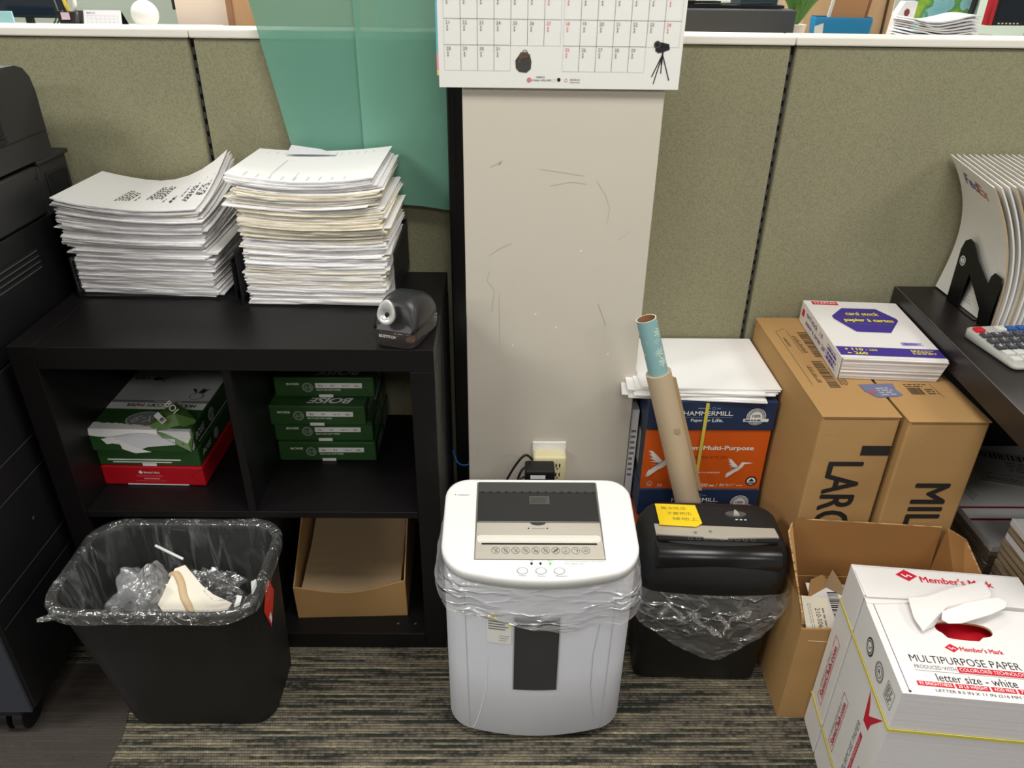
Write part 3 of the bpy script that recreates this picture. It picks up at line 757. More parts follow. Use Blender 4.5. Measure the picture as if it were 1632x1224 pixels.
for k in range(11):
    mb = MB(); R = random.Random(k + 40); w = .113; y0 = .006 + R.uniform(0, .004)
    top = k == 10
    n = 10; V = []
    for s_ in (0, 1):
        for i in range(n + 1):
            u = i / n; y = y0 + u * .29
            for x in (-w, -w / 3, w / 3, w):
                sag = -.012 * (1 - u) ** 2 * (1 - (x / w) ** 2)
                V.append((x + R.uniform(-.0006, .0006), y, .0065 + s_ * .0065 + sag * k / 10 + .058 * u * u * k / 10))
    Fc = []
    m_ = 4 * (n + 1)
    for i in range(n):
        for j in range(3): a = i * 4 + j; Fc += [(m_ + a, m_ + a + 1, m_ + a + 5, m_ + a + 4), (a + 4, a + 5, a + 1, a)]
        Fc += [(i * 4 + 3, (i + 1) * 4 + 3, m_ + (i + 1) * 4 + 3, m_ + i * 4 + 3), ((i + 1) * 4, i * 4, m_ + i * 4, m_ + (i + 1) * 4)]
    Fc += [(0, 1, m_ + 1, m_), (1, 2, m_ + 2, m_ + 1), (2, 3, m_ + 3, m_ + 2)]
    mb.add(V, Fc, FOLDER)
    if k > 6:
        yy = .10 + .025 * (k - 7); zt = .012 + .058 * ((yy - y0) / .29) ** 2; mb.box(w, w + .007, yy, yy + .05, zt - .0045, zt - .003, FOLDER)
    if top:
        for (a, b) in ((-.03, .215), (-.012, .215), (-.033, .2), (-.012, .2)):
            zt = .0133 + .058 * ((b - y0) / .29) ** 2; mb.add([(a, b, zt), (a + .007, b, zt), (a + .007, b + .006, zt + .0022), (a, b + .006, zt + .0022)], [(0, 1, 2, 3)], SCUFFD)
    o = mb.build('file_folder', label='creased kraft folder lying topmost in the brown cardboard tray' if top else 'kraft paper folder in the pile inside the brown cardboard tray', cat='folder', group=None if top else 'folders in the cardboard tray')
    o.matrix_world = RZ(-.345, 1.30, FT + .0035 + k * .0066, 2)

# ------------------------------------------------------------------ waste bin with clear liner
LINER = film('clear_liner_film', (225, 228, 226), .42, rough=.1, wr=1.0, wscale=22, stretch=(1, 1, .8), lo=.06, gloss=.17)
LINERIN = film('clear_liner_inner_film', (222, 226, 226), .24, rough=.12, wr=1.0, wscale=8, stretch=(1.8, 1.8, .35), lo=.03, gloss=.09)
t = thing('waste_bin', 'black plastic waste bin lined with a clear bag, in front of the bookcase', 'trash can', (-.64, 1.11, 0))
mb = MB()
def ring_at(cx, cy, hx, hy, r, z, md=.02): return [Vector((p.x - (-.64), p.y - 1.11, z)) for p in dens(rrect(cx, cy, hx, hy, r, 7), md)]
def bin_ring(k, g=0.0, z=None, md=.02):
    cx = -.622 + (-.638 + .622) * k; cyy = 1.140 + (1.120 - 1.140) * k
    return ring_at(cx, cyy, .150 + .034 * k + g, .092 + .030 * k + g, .042 + .014 * k + g * .5, .001 + .372 * k if z is None else z, md)
N0 = 64
def resamp(ring, n=N0):
    L = [0]; m = len(ring)
    for i in range(m): L.append(L[-1] + (ring[(i + 1) % m] - ring[i]).length)
    out = []; j = 0
    for k in range(n):
        s_ = L[-1] * k / n
        while L[j + 1] < s_: j += 1
        f = (s_ - L[j]) / max(1e-9, L[j + 1] - L[j]); out.append(ring[j].lerp(ring[(j + 1) % m], f))
    return out
BR = lambda k, g=0.0, z=None: resamp(bin_ring(k, g, z))
mb.loft([BR(0), BR(.02, .002), BR(.5), BR(.93), BR(.935, .006), BR(.985, .008), BR(1.0, .005), BR(1.0, -.001), BR(.96, -.004), BR(.5, -.004), BR(.03, -.004)], BLKMATTE, True, True)
wbb = mb.build('bin_body', t)
rows = []
R = random.Random(5)
spec_ = [(.30, -.007), (.6, -.007), (.9, -.008), (1.0, -.006), (1.016, .001), (1.012, .009), (.992, .012), (.972, .0115), (.950, .013)]
for q, (k, g) in enumerate(spec_):
    rg = BR(k, g)
    rg2 = []
    for i, p in enumerate(rg):
        w_ = noise.noise(Vector((i * .9, q * .7, 3))) * .0022 + noise.noise(Vector((i * .25, q, 9))) * .0015
        d_ = Vector((p.x + .0, p.y, 0)).normalized()
        p = p + d_ * w_ * (0.6 if q < 4 else 1)
        if q == len(spec_) - 1: p.z += .006 * noise.noise(Vector((i * .35, 2, 5))) - .003
        rg2.append(p)
    rows.append(rg2)
mb = MB(); mb.loft(rows[3:], LINER, False, False); lin_ = mb.build('liner_cuff', t, label='clear liner folded over the rim')
mb = MB(); mb.loft(rows[:4], LINERIN, False, False); mb.build('liner_inside', t, label='clear liner inside the bin')
mb = MB(); mb.loft([[Vector((-.166, -.085, .352)), Vector((-.16, -.075, .343)), Vector((-.163, -.09, .336))], [Vector((-.19, -.09, .342)), Vector((-.186, -.082, .333)), Vector((-.188, -.095, .33))], [Vector((-.21, -.093, .335)), Vector((-.212, -.09, .332)), Vector((-.209, -.096, .329))]], LINER, True, True)
mb.build('liner_knot', t, label='clear liner tail')
# red diamond label on the right side
x1 = -.64; kf = lambda z: (z - .001) / .372
def side_pt(y, z, off=.0012):
    k = kf(z); cx = -.622 - .016 * k; hx = .150 + .034 * k; return Vector((cx + hx + .64 + off, y - 1.11, z))
yc = 1.110
mb = MB(); REDL = mat('red_label', (214, 44, 40), rough=.4)
def lab(pts, m, off): mb.add([side_pt(yc + a, .285 + b, off) for a, b in pts], [tuple(range(len(pts)))], m)
lab([(.004, .066), (-.034, .008), (-.004, -.066), (.036, -.004)], REDL, .0012)
for k in range(4): lab([(-.018 + k * .008, .012 - k * .002), (-.016 + k * .008, .012 - k * .002), (.004 + k * .006, .034 - k * .006), (.002 + k * .006, .034 - k * .006)], mat('pink_label_line', (238, 150, 140)), .0016)
lab([(-.012, -.03), (-.003, -.056), (.004, -.05), (.0, -.026)], WHITEPR, .0016)
mb.build('warning_label', wbb, label='red diamond warning label')
# contents
BAG = film('crumpled_clear_bag', (232, 236, 238), .3, rough=.1, wr=1.0, wscale=22, lo=.08, gloss=.2)
BAGM = film('frosted_bag_film', (232, 234, 236), .42, rough=.14, wr=1.0, wscale=12, lo=.3, gloss=.14)
def crumple(name, label, cat, c, rad, m, seed, amp=.35, sub=4, fr=2.4, group=None, smooth=False):
    bm = bmesh.new(); bmesh.ops.create_icosphere(bm, subdivisions=sub, radius=1)
    for v in bm.verts:
        p = v.co.copy()
        r = 1 + amp * (abs(noise.noise(p * fr + Vector((seed, 0, 0)))) * 2.2 - .55) + amp * .5 * (abs(noise.noise(p * fr * 2.3 + Vector((0, seed, 0)))) * 2 - .4)
        v.co = Vector((p.x * rad[0], p.y * rad[1], p.z * rad[2])) * r
    mb = MB(); mb.bm(bm, m, smooth); o = mb.build(name, label=label, cat=cat, group=group); o.location = c; return o
crumple('plastic_bag', 'crumpled frosted plastic bag standing in the left of the waste bin', 'plastic bag', (-.705, 1.125, .245), (.068, .058, .105), BAGM, 3, amp=.24, fr=1.5, sub=5, smooth=True)
crumple('plastic_bag', 'clear crinkled plastic wrapper at the back right inside the waste bin', 'plastic bag', (-.595, 1.16, .262), (.062, .034, .046), BAG, 14)
crumple('plastic_bag', 'low frosted bag filling the bottom centre of the waste bin', 'plastic bag', (-.625, 1.115, .155), (.095, .062, .066), BAGM, 31, amp=.24, fr=1.6, sub=5, smooth=True)
def slabobj(name, label, cat, poly, th, m, M, curve=None):
    mb = MB(); mb.slab(poly, 0, th, m); o = mb.build(name, label=label, cat=cat); o.matrix_world = M; return o
def M3(loc, rx, ry, rz): return Matrix.Translation(loc) @ Matrix.Rotation(radians(rz), 4, 'Z') @ Matrix.Rotation(radians(ry), 4, 'Y') @ Matrix.Rotation(radians(rx), 4, 'X')
slabobj('paper_wrapper', 'folded white paper box flattened on top of the rubbish in the waste bin', 'paper', [(-.065, -.01), (-.02, -.055), (.055, -.05), (.075, .0), (.035, .015), (.012, .03), (-.03, .068), (-.048, .06)], .004, mat('ivory_paper', (240, 234, 218), rough=.8), M3((-.600, 1.100, .296), 36, 4, 0))
mb = MB(); mb.tube(spline([(-.656, 1.145, .322), (-.64, 1.138, .33), (-.628, 1.125, .318), (-.618, 1.105, .302), (-.602, 1.085, .288), (-.596, 1.072, .281)]), [.005 + .0035 * sin(i * .06) for i in range(51)], mat('tan_food_paper', (214, 186, 148), rough=.7), 8)
mb.build('twisted_wrapper', label='twisted tan paper wrapper lying on the white box in the bin', cat='wrapper')
mb = MB(); mb.tube([(-.705, 1.205, .345), (-.645, 1.185, .327)], .0028, PAPER, 10); mb.build('paper_straw', label='white straw poking up at the back of the waste bin', cat='straw')
slabobj('chopstick_wrapper', 'narrow white paper strip leaning at the right of the waste bin', 'paper', [(-.005, -.045), (.006, -.045), (.005, .035), (-.005, .035)], .0015, PAPER, M3((-.513, 1.075, .288), 42, 0, -12))
slabobj('paper_sheet', 'white paper scrap against the right wall of the waste bin', 'paper', [(-.018, -.055), (.02, -.03), (.03, .04), (.008, .052), (-.0, .02), (-.018, .02)], .001, PAPER, M3((-.482, 1.095, .29), 25, -62, 0))
mb = MB(); mb.tube(spline([(-.575, 1.1, .325), (-.555, 1.085, .318), (-.53, 1.095, .306), (-.513, 1.12, .302), (-.53, 1.13, .306), (-.56, 1.12, .31)]), .0013, BAG, 6); mb.build('plastic_string', label='thin clear loop of plastic on the rubbish in the bin', cat='string')

# ------------------------------------------------------------------ white shredder
SXc, SYc = .0725, 1.14
t = thing('paper_shredder', 'white floor paper shredder with clear bag skirt in front of the column', 'paper shredder', (SXc, SYc, 0))
def sh_ring(hx, y0, y1, r, bulge, z, zf=None):
    cyy, hy = (y0 + y1) / 2, (y1 - y0) / 2
    pts = resamp(dens(rrect(0, cyy, hx, hy, r, 8), .012), 96)
    out = []
    for p in pts:
        if p.y < cyy: p = Vector((p.x, p.y - bulge * (1 - min(1, (p.x / hx) ** 2)) * ((cyy - p.y) / hy), 0))
        out.append(Vector((p.x, p.y - SYc, zf(p) if zf else z)))
    return out
mb = MB()
bz = [(.012, .168, .012), (.016, .172, .006), (.026, .176, 0), (.2, .1765, 0), (.41, .1775, 0), (.425, .176, 0)]
mb.loft([sh_ring(hx, 1.033 + g, 1.235 - g, .042, .031, z) for z, hx, g in bz], WHITEBIN)
GR = mat('groove_line_grey', (188, 190, 196), rough=.5)  # flat grey for groove lines and the window border
def front_y(x): return 1.033 - .031 * (1 - (x / .1765) ** 2) - SYc
def on_front(x, z, off=.0006): return Vector((x, front_y(x) - off, z))
def curve_strip(pts, w, m, off=.0008):
    for i in range(len(pts) - 1):
        a, b = pts[i], pts[i + 1]; d = Vector((b[0] - a[0], b[1] - a[1])); L = d.length; q = Vector((-d.y, d.x)) / L * w / 2
        mb.add([on_front(a[0] - q.x, a[1] - q.y, off), on_front(b[0] - q.x, b[1] - q.y, off), on_front(b[0] + q.x, b[1] + q.y, off), on_front(a[0] + q.x, a[1] + q.y, off)], [(3, 2, 1, 0)], m)
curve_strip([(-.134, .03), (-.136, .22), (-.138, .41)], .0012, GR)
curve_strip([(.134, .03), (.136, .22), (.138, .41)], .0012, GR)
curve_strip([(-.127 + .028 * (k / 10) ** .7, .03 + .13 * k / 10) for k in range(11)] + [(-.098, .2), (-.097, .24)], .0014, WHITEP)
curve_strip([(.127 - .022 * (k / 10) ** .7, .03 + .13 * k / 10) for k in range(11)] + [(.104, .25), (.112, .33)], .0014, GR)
shb = mb.build('bin', t)
for k in (-1, 1):
    mb = MB(); mb.box(k * .12 - .02, k * .12 + .02, .03, .07, 0, .0118, BLK); mb.box(k * .12 - .02, k * .12 + .02, -.07, -.03, 0, .0118, BLK); mb.build('foot', t)
# window
mb = MB(); WIN = mat('tinted_window', (58, 58, 60), rough=.18)
def fpatch(x0, x1, z0, z1, m, off, n=8):
    vs = [on_front(x0 + (x1 - x0) * i / n, z, off) for z in (z0, z1) for i in range(n + 1)]
    mb.add(vs, [(i, i + 1, n + 2 + i, n + 1 + i) for i in range(n)], m, True)
fpatch(-.049, .039, .161, .360, GR, .0006); fpatch(-.0465, .0365, .1635, .3575, WIN, .0016)
mb.build('viewing_window', shb, label='tall dark viewing window')
mb = MB(); fpatch(-.0975, -.052, .286, .357, mat('label_paper', (230, 230, 226), rough=.6), .0009, 4)
fpatch(-.0975, -.079, .347, .357, YELLOWPR, .0014, 2)
for r_ in range(4):
    z = .340 - r_ * .0062
    fpatch(-.095, -.058 - (r_ % 2) * .006, z, z + .0028, INKG, .0014, 3)
for r_ in range(3): fpatch(-.074, -.055 - r_ * .003, .305 - r_ * .006, .307 - r_ * .006, INKL, .0014, 2)
fpatch(-.058, -.053, .331, .336, YELLOWPR, .0014, 1)
mb.build('instruction_label', shb, label='small white instruction label')
# lid
ztop = lambda y: .4525 + (y - 1.0) * .155
def lid_ring(g, dz, base=False):
    return sh_ring(.1815 - g, 1.031 + g * .9, 1.243 - g, .045, .033, 0, (lambda p: ztop(p.y) + dz))
mb = MB()
mb.loft([lid_ring(.006, -.024), lid_ring(.001, -.022), lid_ring(.0, -.008), lid_ring(.0, -.005), lid_ring(.001, -.002), lid_ring(.003, -.0005), lid_ring(.006, 0)], WHITEP)
shl = mb.build('lid', t)
tl = math.atan(.155)
LF = Frame((0, 1.0 - SYc, .4525), (1, 0, 0), (0, cos(tl), sin(tl)), .0005)
V_ = lambda y: (y - 1.0) / cos(tl)
mb = MB(); DIM = mat('panel_outline', (110, 108, 104))
vt, vb = V_(1.231), V_(1.043)
mb.rect(LF, -.1205, vb - .001, .1165, vt + .001, DIM, 1); mb.poly(LF, [(-.119, vb), (.115, vb), (.1135, V_(1.128)), (-.1175, V_(1.128))], SILVER, 2)
mb.disc(LF, -.003, V_(1.127), .0145, WIN, 3, 28, ry=.006)
for a in (-.021, .014): mb.disc(LF, a, V_(1.114), .0016, INK, 3)
mb.text(LF, 'CARD/CD SLOT', -.015, V_(1.1125), .025, .0028, INKG, k=3)
for k in range(10):
    a = -.082 + k * .0182; b = V_(1.0625)
    mb.ring(LF, a, b, .0078, .0009, INKG, 3, 24)
    if k < 7: mb.line(LF, a - .0052, b + .0052, a + .0052, b - .0052, .0009, INKG, 4)
    if k == 6: mb.line(LF, a - .0045, b - .004, a + .0045, b + .004, .0018, INK, 4)
    if k in (0, 2): mb.line(LF, a - .001, b - .004, a + .003, b + .004, .0011, INKG, 4)
    if k in (1, 3, 5): mb.frame(LF, a - .003, b - .003, a + .003, b + .003, .0007, INKG, 4)
    if k == 4: mb.rect(LF, a - .003, b - .003, a + .004, b, INKG, 4)
    if k == 7: mb.text(LF, '!', a - .0007, b - .0035, .0015, .007, INKG, k=4); mb.line(LF, a - .004, b - .003, a + .004, b - .003, .0006, INKG, 4)
    if k == 8: mb.disc(LF, a + .003, b - .001, .0012, INK, 4); mb.line(LF, a - .003, b + .003, a + .003, b + .001, .0008, INKG, 4)
    if k == 9: mb.line(LF, a - .004, b - .002, a, b + .003, .0008, INKG, 4); mb.line(LF, a, b + .003, a + .004, b - .002, .0008, INKG, 4); mb.line(LF, a - .004, b - .002, a + .004, b - .002, .0008, INKG, 4)
mb.build('silver_panel', shl, label='brushed silver panel with prohibition symbols')
mb = MB()
M = Matrix.Translation(LF(0, 0, 0)) @ Matrix.Rotation(tl, 4, 'X')
mb.box(-.117, .113, V_(1.128), vt, .0006, .003, mat('smoked_flap', (38, 40, 40), rough=.12), bev=.0008, M=M)
mb.rect(LF, -.116, V_(1.203), .112, V_(1.230), mat('smoked_flap_lighter', (66, 68, 67), rough=.2), 7)
for k in range(15): mb.disc(LF, -.109 + k * .0155, V_(1.2035), .0022, mat('flap_tooth', (20, 20, 20)), 8, 10)
mb.rect(LF, -.018, V_(1.172), .021, V_(1.193), mat('flap_sticker', (78, 80, 76)), 7)
mb.scrawl(LF, -.015, V_(1.175), .018, V_(1.190), 3, mat('flap_sticker_line', (52, 52, 50)), 3, 8)
mb.build('smoked_flap', shl, label='dark smoked feed flap')
mb = MB(); b0, b1 = V_(1.079), V_(1.0955)
pill = [Vector((a, b, 0)) for a, b in [(p.x, p.y) for p in rrect(-.0025, (b0 + b1) / 2, .115, (b1 - b0) / 2, .0075, 8)]]
mb.loft([[LF(p.x, p.y, 2.5) for p in pill], [LF(p.x * 1.0, p.y + .0012, 8) for p in pill], [LF(p.x * .985, (p.y - (b0 + b1) / 2) * .6 + (b0 + b1) / 2 + .002, 12) for p in pill]], mat('pearl_grey_plastic', (226, 222, 212), rough=.3), False, True)
mb.rect(LF, -.108, b0 - .0035, .104, b0 + .0002, MESHDK, 3)  # dark shadow below the ridge, painted as a black strip
mb.build('feed_slot_ridge', shl, label='pearl feed slot ridge with painted dark shadow below')
mb = MB()
for a, m in ((-.0175, INK), (-.0015, INK), (.016, mat('green_indicator', (70, 200, 60), rough=.3, emit=.8))): mb.disc(LF, a, V_(1.0335), .0022, m, 2, 16, ry=.003)
mb.text(LF, 'Full', -.0205, V_(1.0385), .006, .0025, INKL, k=2); mb.text(LF, 'Overheat', -.01, V_(1.0405), .017, .0025, INKL, k=2); mb.text(LF, 'Power', .0115, V_(1.0385), .01, .0025, INKL, k=2)
mb.text(LF, 'Cross-cut paper shredder', .042, V_(1.037), .072, .003, INKL, k=2); mb.text(LF, 'For office use', .042, V_(1.032), .034, .003, INKL, k=2)
mb.text(LF, 'Forward', -.0405, V_(1.006), .013, .0025, INKG, k=2); mb.text(LF, 'Reverse', -.0075, V_(1.0055), .013, .0025, INKG, k=2); mb.text(LF, 'Power', .0255, V_(1.0055), .02, .0028, INKG, k=2)
mb.disc(LF, -.162, V_(1.198), .0013, INKG, 2); mb.rect(LF, -.157, V_(1.197), -.135, V_(1.1985), INKL, 2)
mb.build('indicator_print', shl, label='indicator lights and small lettering')
for a in (-.034, -.001, .0315):
    mb = MB(); mb.ring(LF, a, V_(1.0175), .0098, .0007, INKG, 2, 30, ry=.0075); mb.loft([[LF(a + .0088 * cos(q * pi / 12), V_(1.0175) + .0066 * sin(q * pi / 12), 1.5) for q in range(24)], [LF(a + .0078 * cos(q * pi / 12), V_(1.0175) + .0056 * sin(q * pi / 12), 4) for q in range(24)]], WHITEP, False, True); mb.build('button', shl)
# bag skirt
SKW = film('milky_bag_film', (240, 241, 246), .5, rough=.16, wr=1.0, wscale=9, stretch=(.6, .6, 2.2), lo=.3, gloss=.12)
def skirt(t, ringf, n, rows, m, zlow, seed, amp, flare, name='bag_skirt', label=None, facet=None):
    R_ = []
    for q in range(rows + 1):
        k = q / rows; rg = ringf(0)
        out = []
        for i, p in enumerate(rg):
            a = i / len(rg); zl = zlow(p)
            z = p.z + (zl - p.z) * k
            c = Vector((p.x, p.y, 0)); d_ = c.normalized()
            g = .002 + flare(p) * sin(min(1, k * 1.15) * pi * .62) + amp * k ** .6 * (noise.noise(Vector((p.x * 16 + seed, p.y * 16, k * 2.2))) + .5 * noise.noise(Vector((p.x * 45, p.y * 45 + seed, k * 6))))
            g = max(g, .0015)
            out.append(Vector((p.x, p.y, z)) + d_ * g + Vector((0, 0, .004 * k * noise.noise(Vector((p.x * 20, p.y * 20, seed))))))
        R_.append(out)
    mb = MB(); mb.loft(R_, m, False, False, facet is None); return mb.build(name, t, label=label)
def zl_w(p):
    f = max(0, -(p.y) / .14)            # front
    u = p.x / .18
    return .335 + .02 * (1 - f) + .035 * max(0, -u - .25) - .015 * max(0, 1 - abs(u - .35) * 2) * f - .012 * max(0, u - .6)
skirt(t, lambda q: sh_ring(.1775, 1.033, 1.236, .042, .031, .436), 96, 12, SKW, zl_w, 3.0, .007, lambda p: .016 if abs(p.x) > .13 else .004, label='milky bag skirt hanging below the lid')

# ------------------------------------------------------------------ black shredder
BXc, BYc = .433, 1.21
t = thing('paper_shredder', 'smaller black paper shredder with yellow note, between white shredder and open box', 'paper shredder', (BXc, BYc, 0), radians(-2))
def br(hx, y0, y1, r, z, bulge=.0):
    cyy, hy = (y0 + y1) / 2, (y1 - y0) / 2
    pts = resamp(dens(rrect(0, cyy, hx, hy, min(r, hy - .002), 8), .012), 80)
    return [Vector((p.x, p.y - (bulge * (1 - (p.x / hx) ** 2) * ((cyy - p.y) / hy) if p.y < cyy else 0) - BYc, z)) for p in pts]
mb = MB(); mb.loft([br(.130, 1.165, 1.285, .02, .0015), br(.134, 1.160, 1.29, .02, .01), br(.1435, 1.145, 1.30, .03, .292)], BLK); mb.build('bin', t)
mb = MB()
def hr(hx, yf, yb, z, r=.045, bulge=.012): return br(hx, yf, yb, r, z, bulge)
mb.loft([hr(.138, 1.15, 1.30, .285), hr(.149, 1.135, 1.303, .29), hr(.150, 1.132, 1.305, .335), hr(.146, 1.140, 1.303, .366), hr(.137, 1.152, 1.298, .386), hr(.124, 1.168, 1.288, .3945), hr(.105, 1.185, 1.275, .3965)], BLKMATTE)
bsh = mb.build('cutter_head', t)
mb = MB(); c_ = []
rg = []
for xx, s_ in ((-.124, .9), (-.12, 1), (.12, 1), (.124, .9)):
    rg.append([Vector((xx, 1.157 - BYc + .030 * s_ * cos(a), .3685 + .026 * s_ * sin(a) * 1.0)) for a in [pi * .02 + k * (pi * 1.42) / 16 for k in range(17)]])
mb.loft([list(reversed(r)) for r in rg], BLKGLOSS, False, False, True, close=False)
mb.build('front_roll', bsh, label='glossy rounded black front')
TOPF = Frame((0, 0, .398), (1, 0, 0), (0, 1, 0), .0005)
mb = MB(); b_ = lambda y: y - BYc
mb.slab([(-.122, b_(1.178)), (-.030, b_(1.174)), (-.028, b_(1.171)), (.018, b_(1.169)), (.02, b_(1.172)), (.122, b_(1.178)), (.12, b_(1.205)), (-.122, b_(1.210))], .396, .4005, SILVER)
TB = Frame((0, 0, .4005), (1, 0, 0), (0, 1, 0), .0005)
mb.ring(TB, -.012, b_(1.19), .003, .001, INK); mb.rect(TB, -.0455, b_(1.182), -.040, b_(1.189), INKG)
mb.build('silver_bar', bsh, label='stepped silver bar')
mb = MB(); mb.slab([(-.118, b_(1.166)), (.118, b_(1.166)), (.12, b_(1.178)), (-.12, b_(1.178))], .390, .3978, MESHDK)
for k in range(9): mb.ring(Frame((0, 0, .3978), (1, 0, 0), (0, 1, 0), .0004), -.055 + k * .0155, b_(1.170), .0042, .0006, INKG)
mb.build('feed_slot', bsh)
mb = MB(); E = [(.052 + .0215 * cos(q * pi / 16), b_(1.249) + .0085 * sin(q * pi / 16)) for q in range(32)]
mb.slab(E, .3966, .4005, CHROME); mb.slab([(.046, b_(1.243)), (.058, b_(1.243)), (.054, b_(1.257)), (.05, b_(1.257))], .4005, .404, SILVER)
for k in range(3): mb.rect(TOPF, .048 + k * .009, b_(1.231), .053 + k * .009, b_(1.2335), WHITEPR)
mb.build('power_switch', bsh, label='oval silver switch')
def zl_b(p):
    f = max(0, -(p.y + .01) / .06); u = p.x / .145
    d = u - .15; low = .128 + (.082 * (-d) ** 1.5 if d < 0 else .172 * d ** 1.5)
    return .25 - min(1, f * 1.6) * (.25 - min(low, .262))
CLR = film('clear_crinkled_bag', (228, 230, 230), .34, rough=.09, wr=1.0, wscale=11, stretch=(.8, .8, 1.3), lo=.07, gloss=.13)
skirt(t, lambda q: br(.1515, 1.129, 1.308, .03, .300, .012), 80, 16, CLR, zl_b, 8.0, .012, lambda p: .010 if p.y < .02 else .002, label='clear crinkled bag skirt', facet=1)
mb = MB()
R = random.Random(8); 
for (u0, z0, u1, z1, w_) in ((-.10, .285, -.06, .25, .012), (-.06, .268, -.02, .232, .014), (-.02, .232, .02, .205, .016), (.02, .21, .03, .25, .014), (.03, .25, .07, .272, .012), (.0, .262, .03, .235, .012)):
    n = 7; A = []; B = []
    for k in range(n + 1):
        q = k / n; x = u0 + (u1 - u0) * q; z = z0 + (z1 - z0) * q
        yb = 1.125 - .012 * (1 - (x / .15) ** 2) - BYc - .010
        A.append((x, yb - .006 * R.random(), z + w_ / 2 * sin(pi * q) + .002)); B.append((x + .003, yb - .009 * R.random(), z - w_ / 2 * sin(pi * q) - .002))
    mb.loft([A, B], film('bright_crease_film', (244, 244, 244), .5, rough=.12, wr=1.0, wscale=34, lo=.16, gloss=.4), False, False, True, close=False)
mb.build('gathered_film', t, label='gathered creased band of film')
# note
slab_ = [(-.043, -.036), (.030, -.040), (.044, -.028), (.042, .038), (-.042, .040)]
mb = MB(); mb.slab(slab_, 0, .0008, YELLOWN); NF2 = Frame((0, 0, .0008), (1, 0, 0), (0, 1, 0), .0003); PENC = mat('pencil_grey', (128, 118, 60), rough=.8)
NT = ('每次吃瓜', '不要把瓜', '掉地上')
for k, s_ in enumerate(NT): mb.text(NF2, s_, -.032 + k * .009, .018 - k * .019, .052, .0115, PENC)
o = mb.build('sticky_note', label='yellow handwritten note taped on the black shredder', cat='note'); o.matrix_world = M3((.365, 1.2405, .4012), -5, 0, -2)

# ------------------------------------------------------------------ outlet, adapters and cords on the column
mb = MB(); mb.box(-.04, .04, -.006, 0, -.06, .06, WHITEP, bev=.002); o = mb.build('outlet_plate', label='white outlet plate behind the cream timer on the column', cat='outlet'); o.location = (.112, 1.4995, .350)
t = thing('outlet_timer', 'aged cream multi-outlet adapter plugged in low on the column', 'power adapter', (.112, 1.4935, .28))
mb = MB(); mb.box(-.039, .039, -.035, 0, .0, .112, CREAM, bev=.008, seg=4); hsg = mb.build('housing', t)
mb = MB()
for z in (.030, .058, .084):
    for dx in (.014, .022): mb.box(dx, dx + .003, -.0355, -.0345, z, z + .01, INK)
    mb.box(.0165, .0205, -.0355, -.0345, z - .006, z - .003, INK)
for k in range(8): mb.box(-.022 + k * .0042, -.0195 + k * .0042, -.0355, -.0348, .083 + .004 * sin(k * pi / 7), .0855 + .004 * sin(k * pi / 7), INKG)
mb.build('socket_slots', hsg)
mb = MB(); mb.box(-.034, .034, -.045, 0, 0, .066, BLK, bev=.004); mb.box(-.022, .012, -.0457, -.045, .046, .056, WHITEPR); mb.box(-.0, .04, -.03, -.02, -.02, .0, BLK)
o = mb.build('power_adapter', label='black power brick with white label plugged into the cream adapter', cat='power adapter'); o.matrix_world = M3((.088, 1.4575, .318), 0, 0, 0)
for k, (pts, lab) in enumerate((([(.056, 1.44, .35), (.04, 1.43, .345), (.01, 1.42, .29), (0, 1.40, .10), (.01, 1.38, .01)], 'thin black cord leaving the power brick'),
    ([(.074, 1.47, .375), (.055, 1.455, .40), (.03, 1.45, .37), (0, 1.44, .31), (-.02, 1.42, .27), (-.02, 1.4, .01)], 'outer thick black cord looping down from the cream adapter'),
    ([(.074, 1.468, .36), (.05, 1.45, .365), (.035, 1.44, .33), (.02, 1.43, .27), (.01, 1.41, .01)], 'inner thick black cord beside the power brick'))):
    mb = MB(); mb.tube(spline(pts), .0028 if k else .0019, BLK); mb.build('adapter_cable', label=lab, cat='cable')
mb = MB(); mb.tube(spline([(-.150, 1.66, .30), (-.13, 1.65, .290), (-.11, 1.585, .286), (-.085, 1.57, .29), (-.0785, 1.60, .29)]), .0022, BLUEP); mb.build('network_cable', label='short blue cable crossing the gap between bookcase and column', cat='cable')
mb = MB(); mb.tube(spline([(-.926, 1.60, .905), (-.915, 1.60, .885), (-.90, 1.61, .865), (-.888, 1.62, .85)]), .003, BLUEP); mb.build('network_cable', label='light blue cable between the copier and the left paper stack', cat='cable')

# ------------------------------------------------------------------ wall calendar
t = thing('wall_calendar', 'white two-month wall calendar hanging on the column', 'calendar', (.098, 1.4995, 1.19), 0)
mb = MB(); mb.box(-.216, .2205, -.012, -.003, .002, .62, PAPER); mb.build('page_block', t)
mb = MB()
F = Frame((-.216, -.012, 0), (1, 0, 0), (0, 0, 1), .0004)
CALL = mat('calendar_grid_line', (196, 194, 198)); CALN = mat('calendar_numeral', (150, 148, 152)); RDN = mat('red_numeral', (232, 140, 142))
mb.rect(F, -.0, .002, .437, .62, WHITEPR, 1)
cw, rh = .0296, .0423
def grid(a0, rowsdef, redcol, lastcells, nums):
    for r_, ncell in enumerate(lastcells):
        z1 = .116 + rh - (r_) * rh; z0 = z1 - rh
        for c in range(ncell):
            mb.frame(F, a0 + c * cw, z0, a0 + (c + 1) * cw + .0005, z1 + .0005, .0005, CALL, 3)
            num = nums[r_] + c
            if num < 1 or num > rowsdef: continue
            red = c in redcol
            mb.text(F, str(num), a0 + c * cw + .004, z1 - .0085, None, .0058, RDN if red else CALN, .01, k=4)
            for q in range(2): mb.rect(F, a0 + c * cw + .0055, z1 - .014 - q * .0045, a0 + c * cw + .008, z1 - .0115 - q * .0045, RDN if red else CALN, 4)
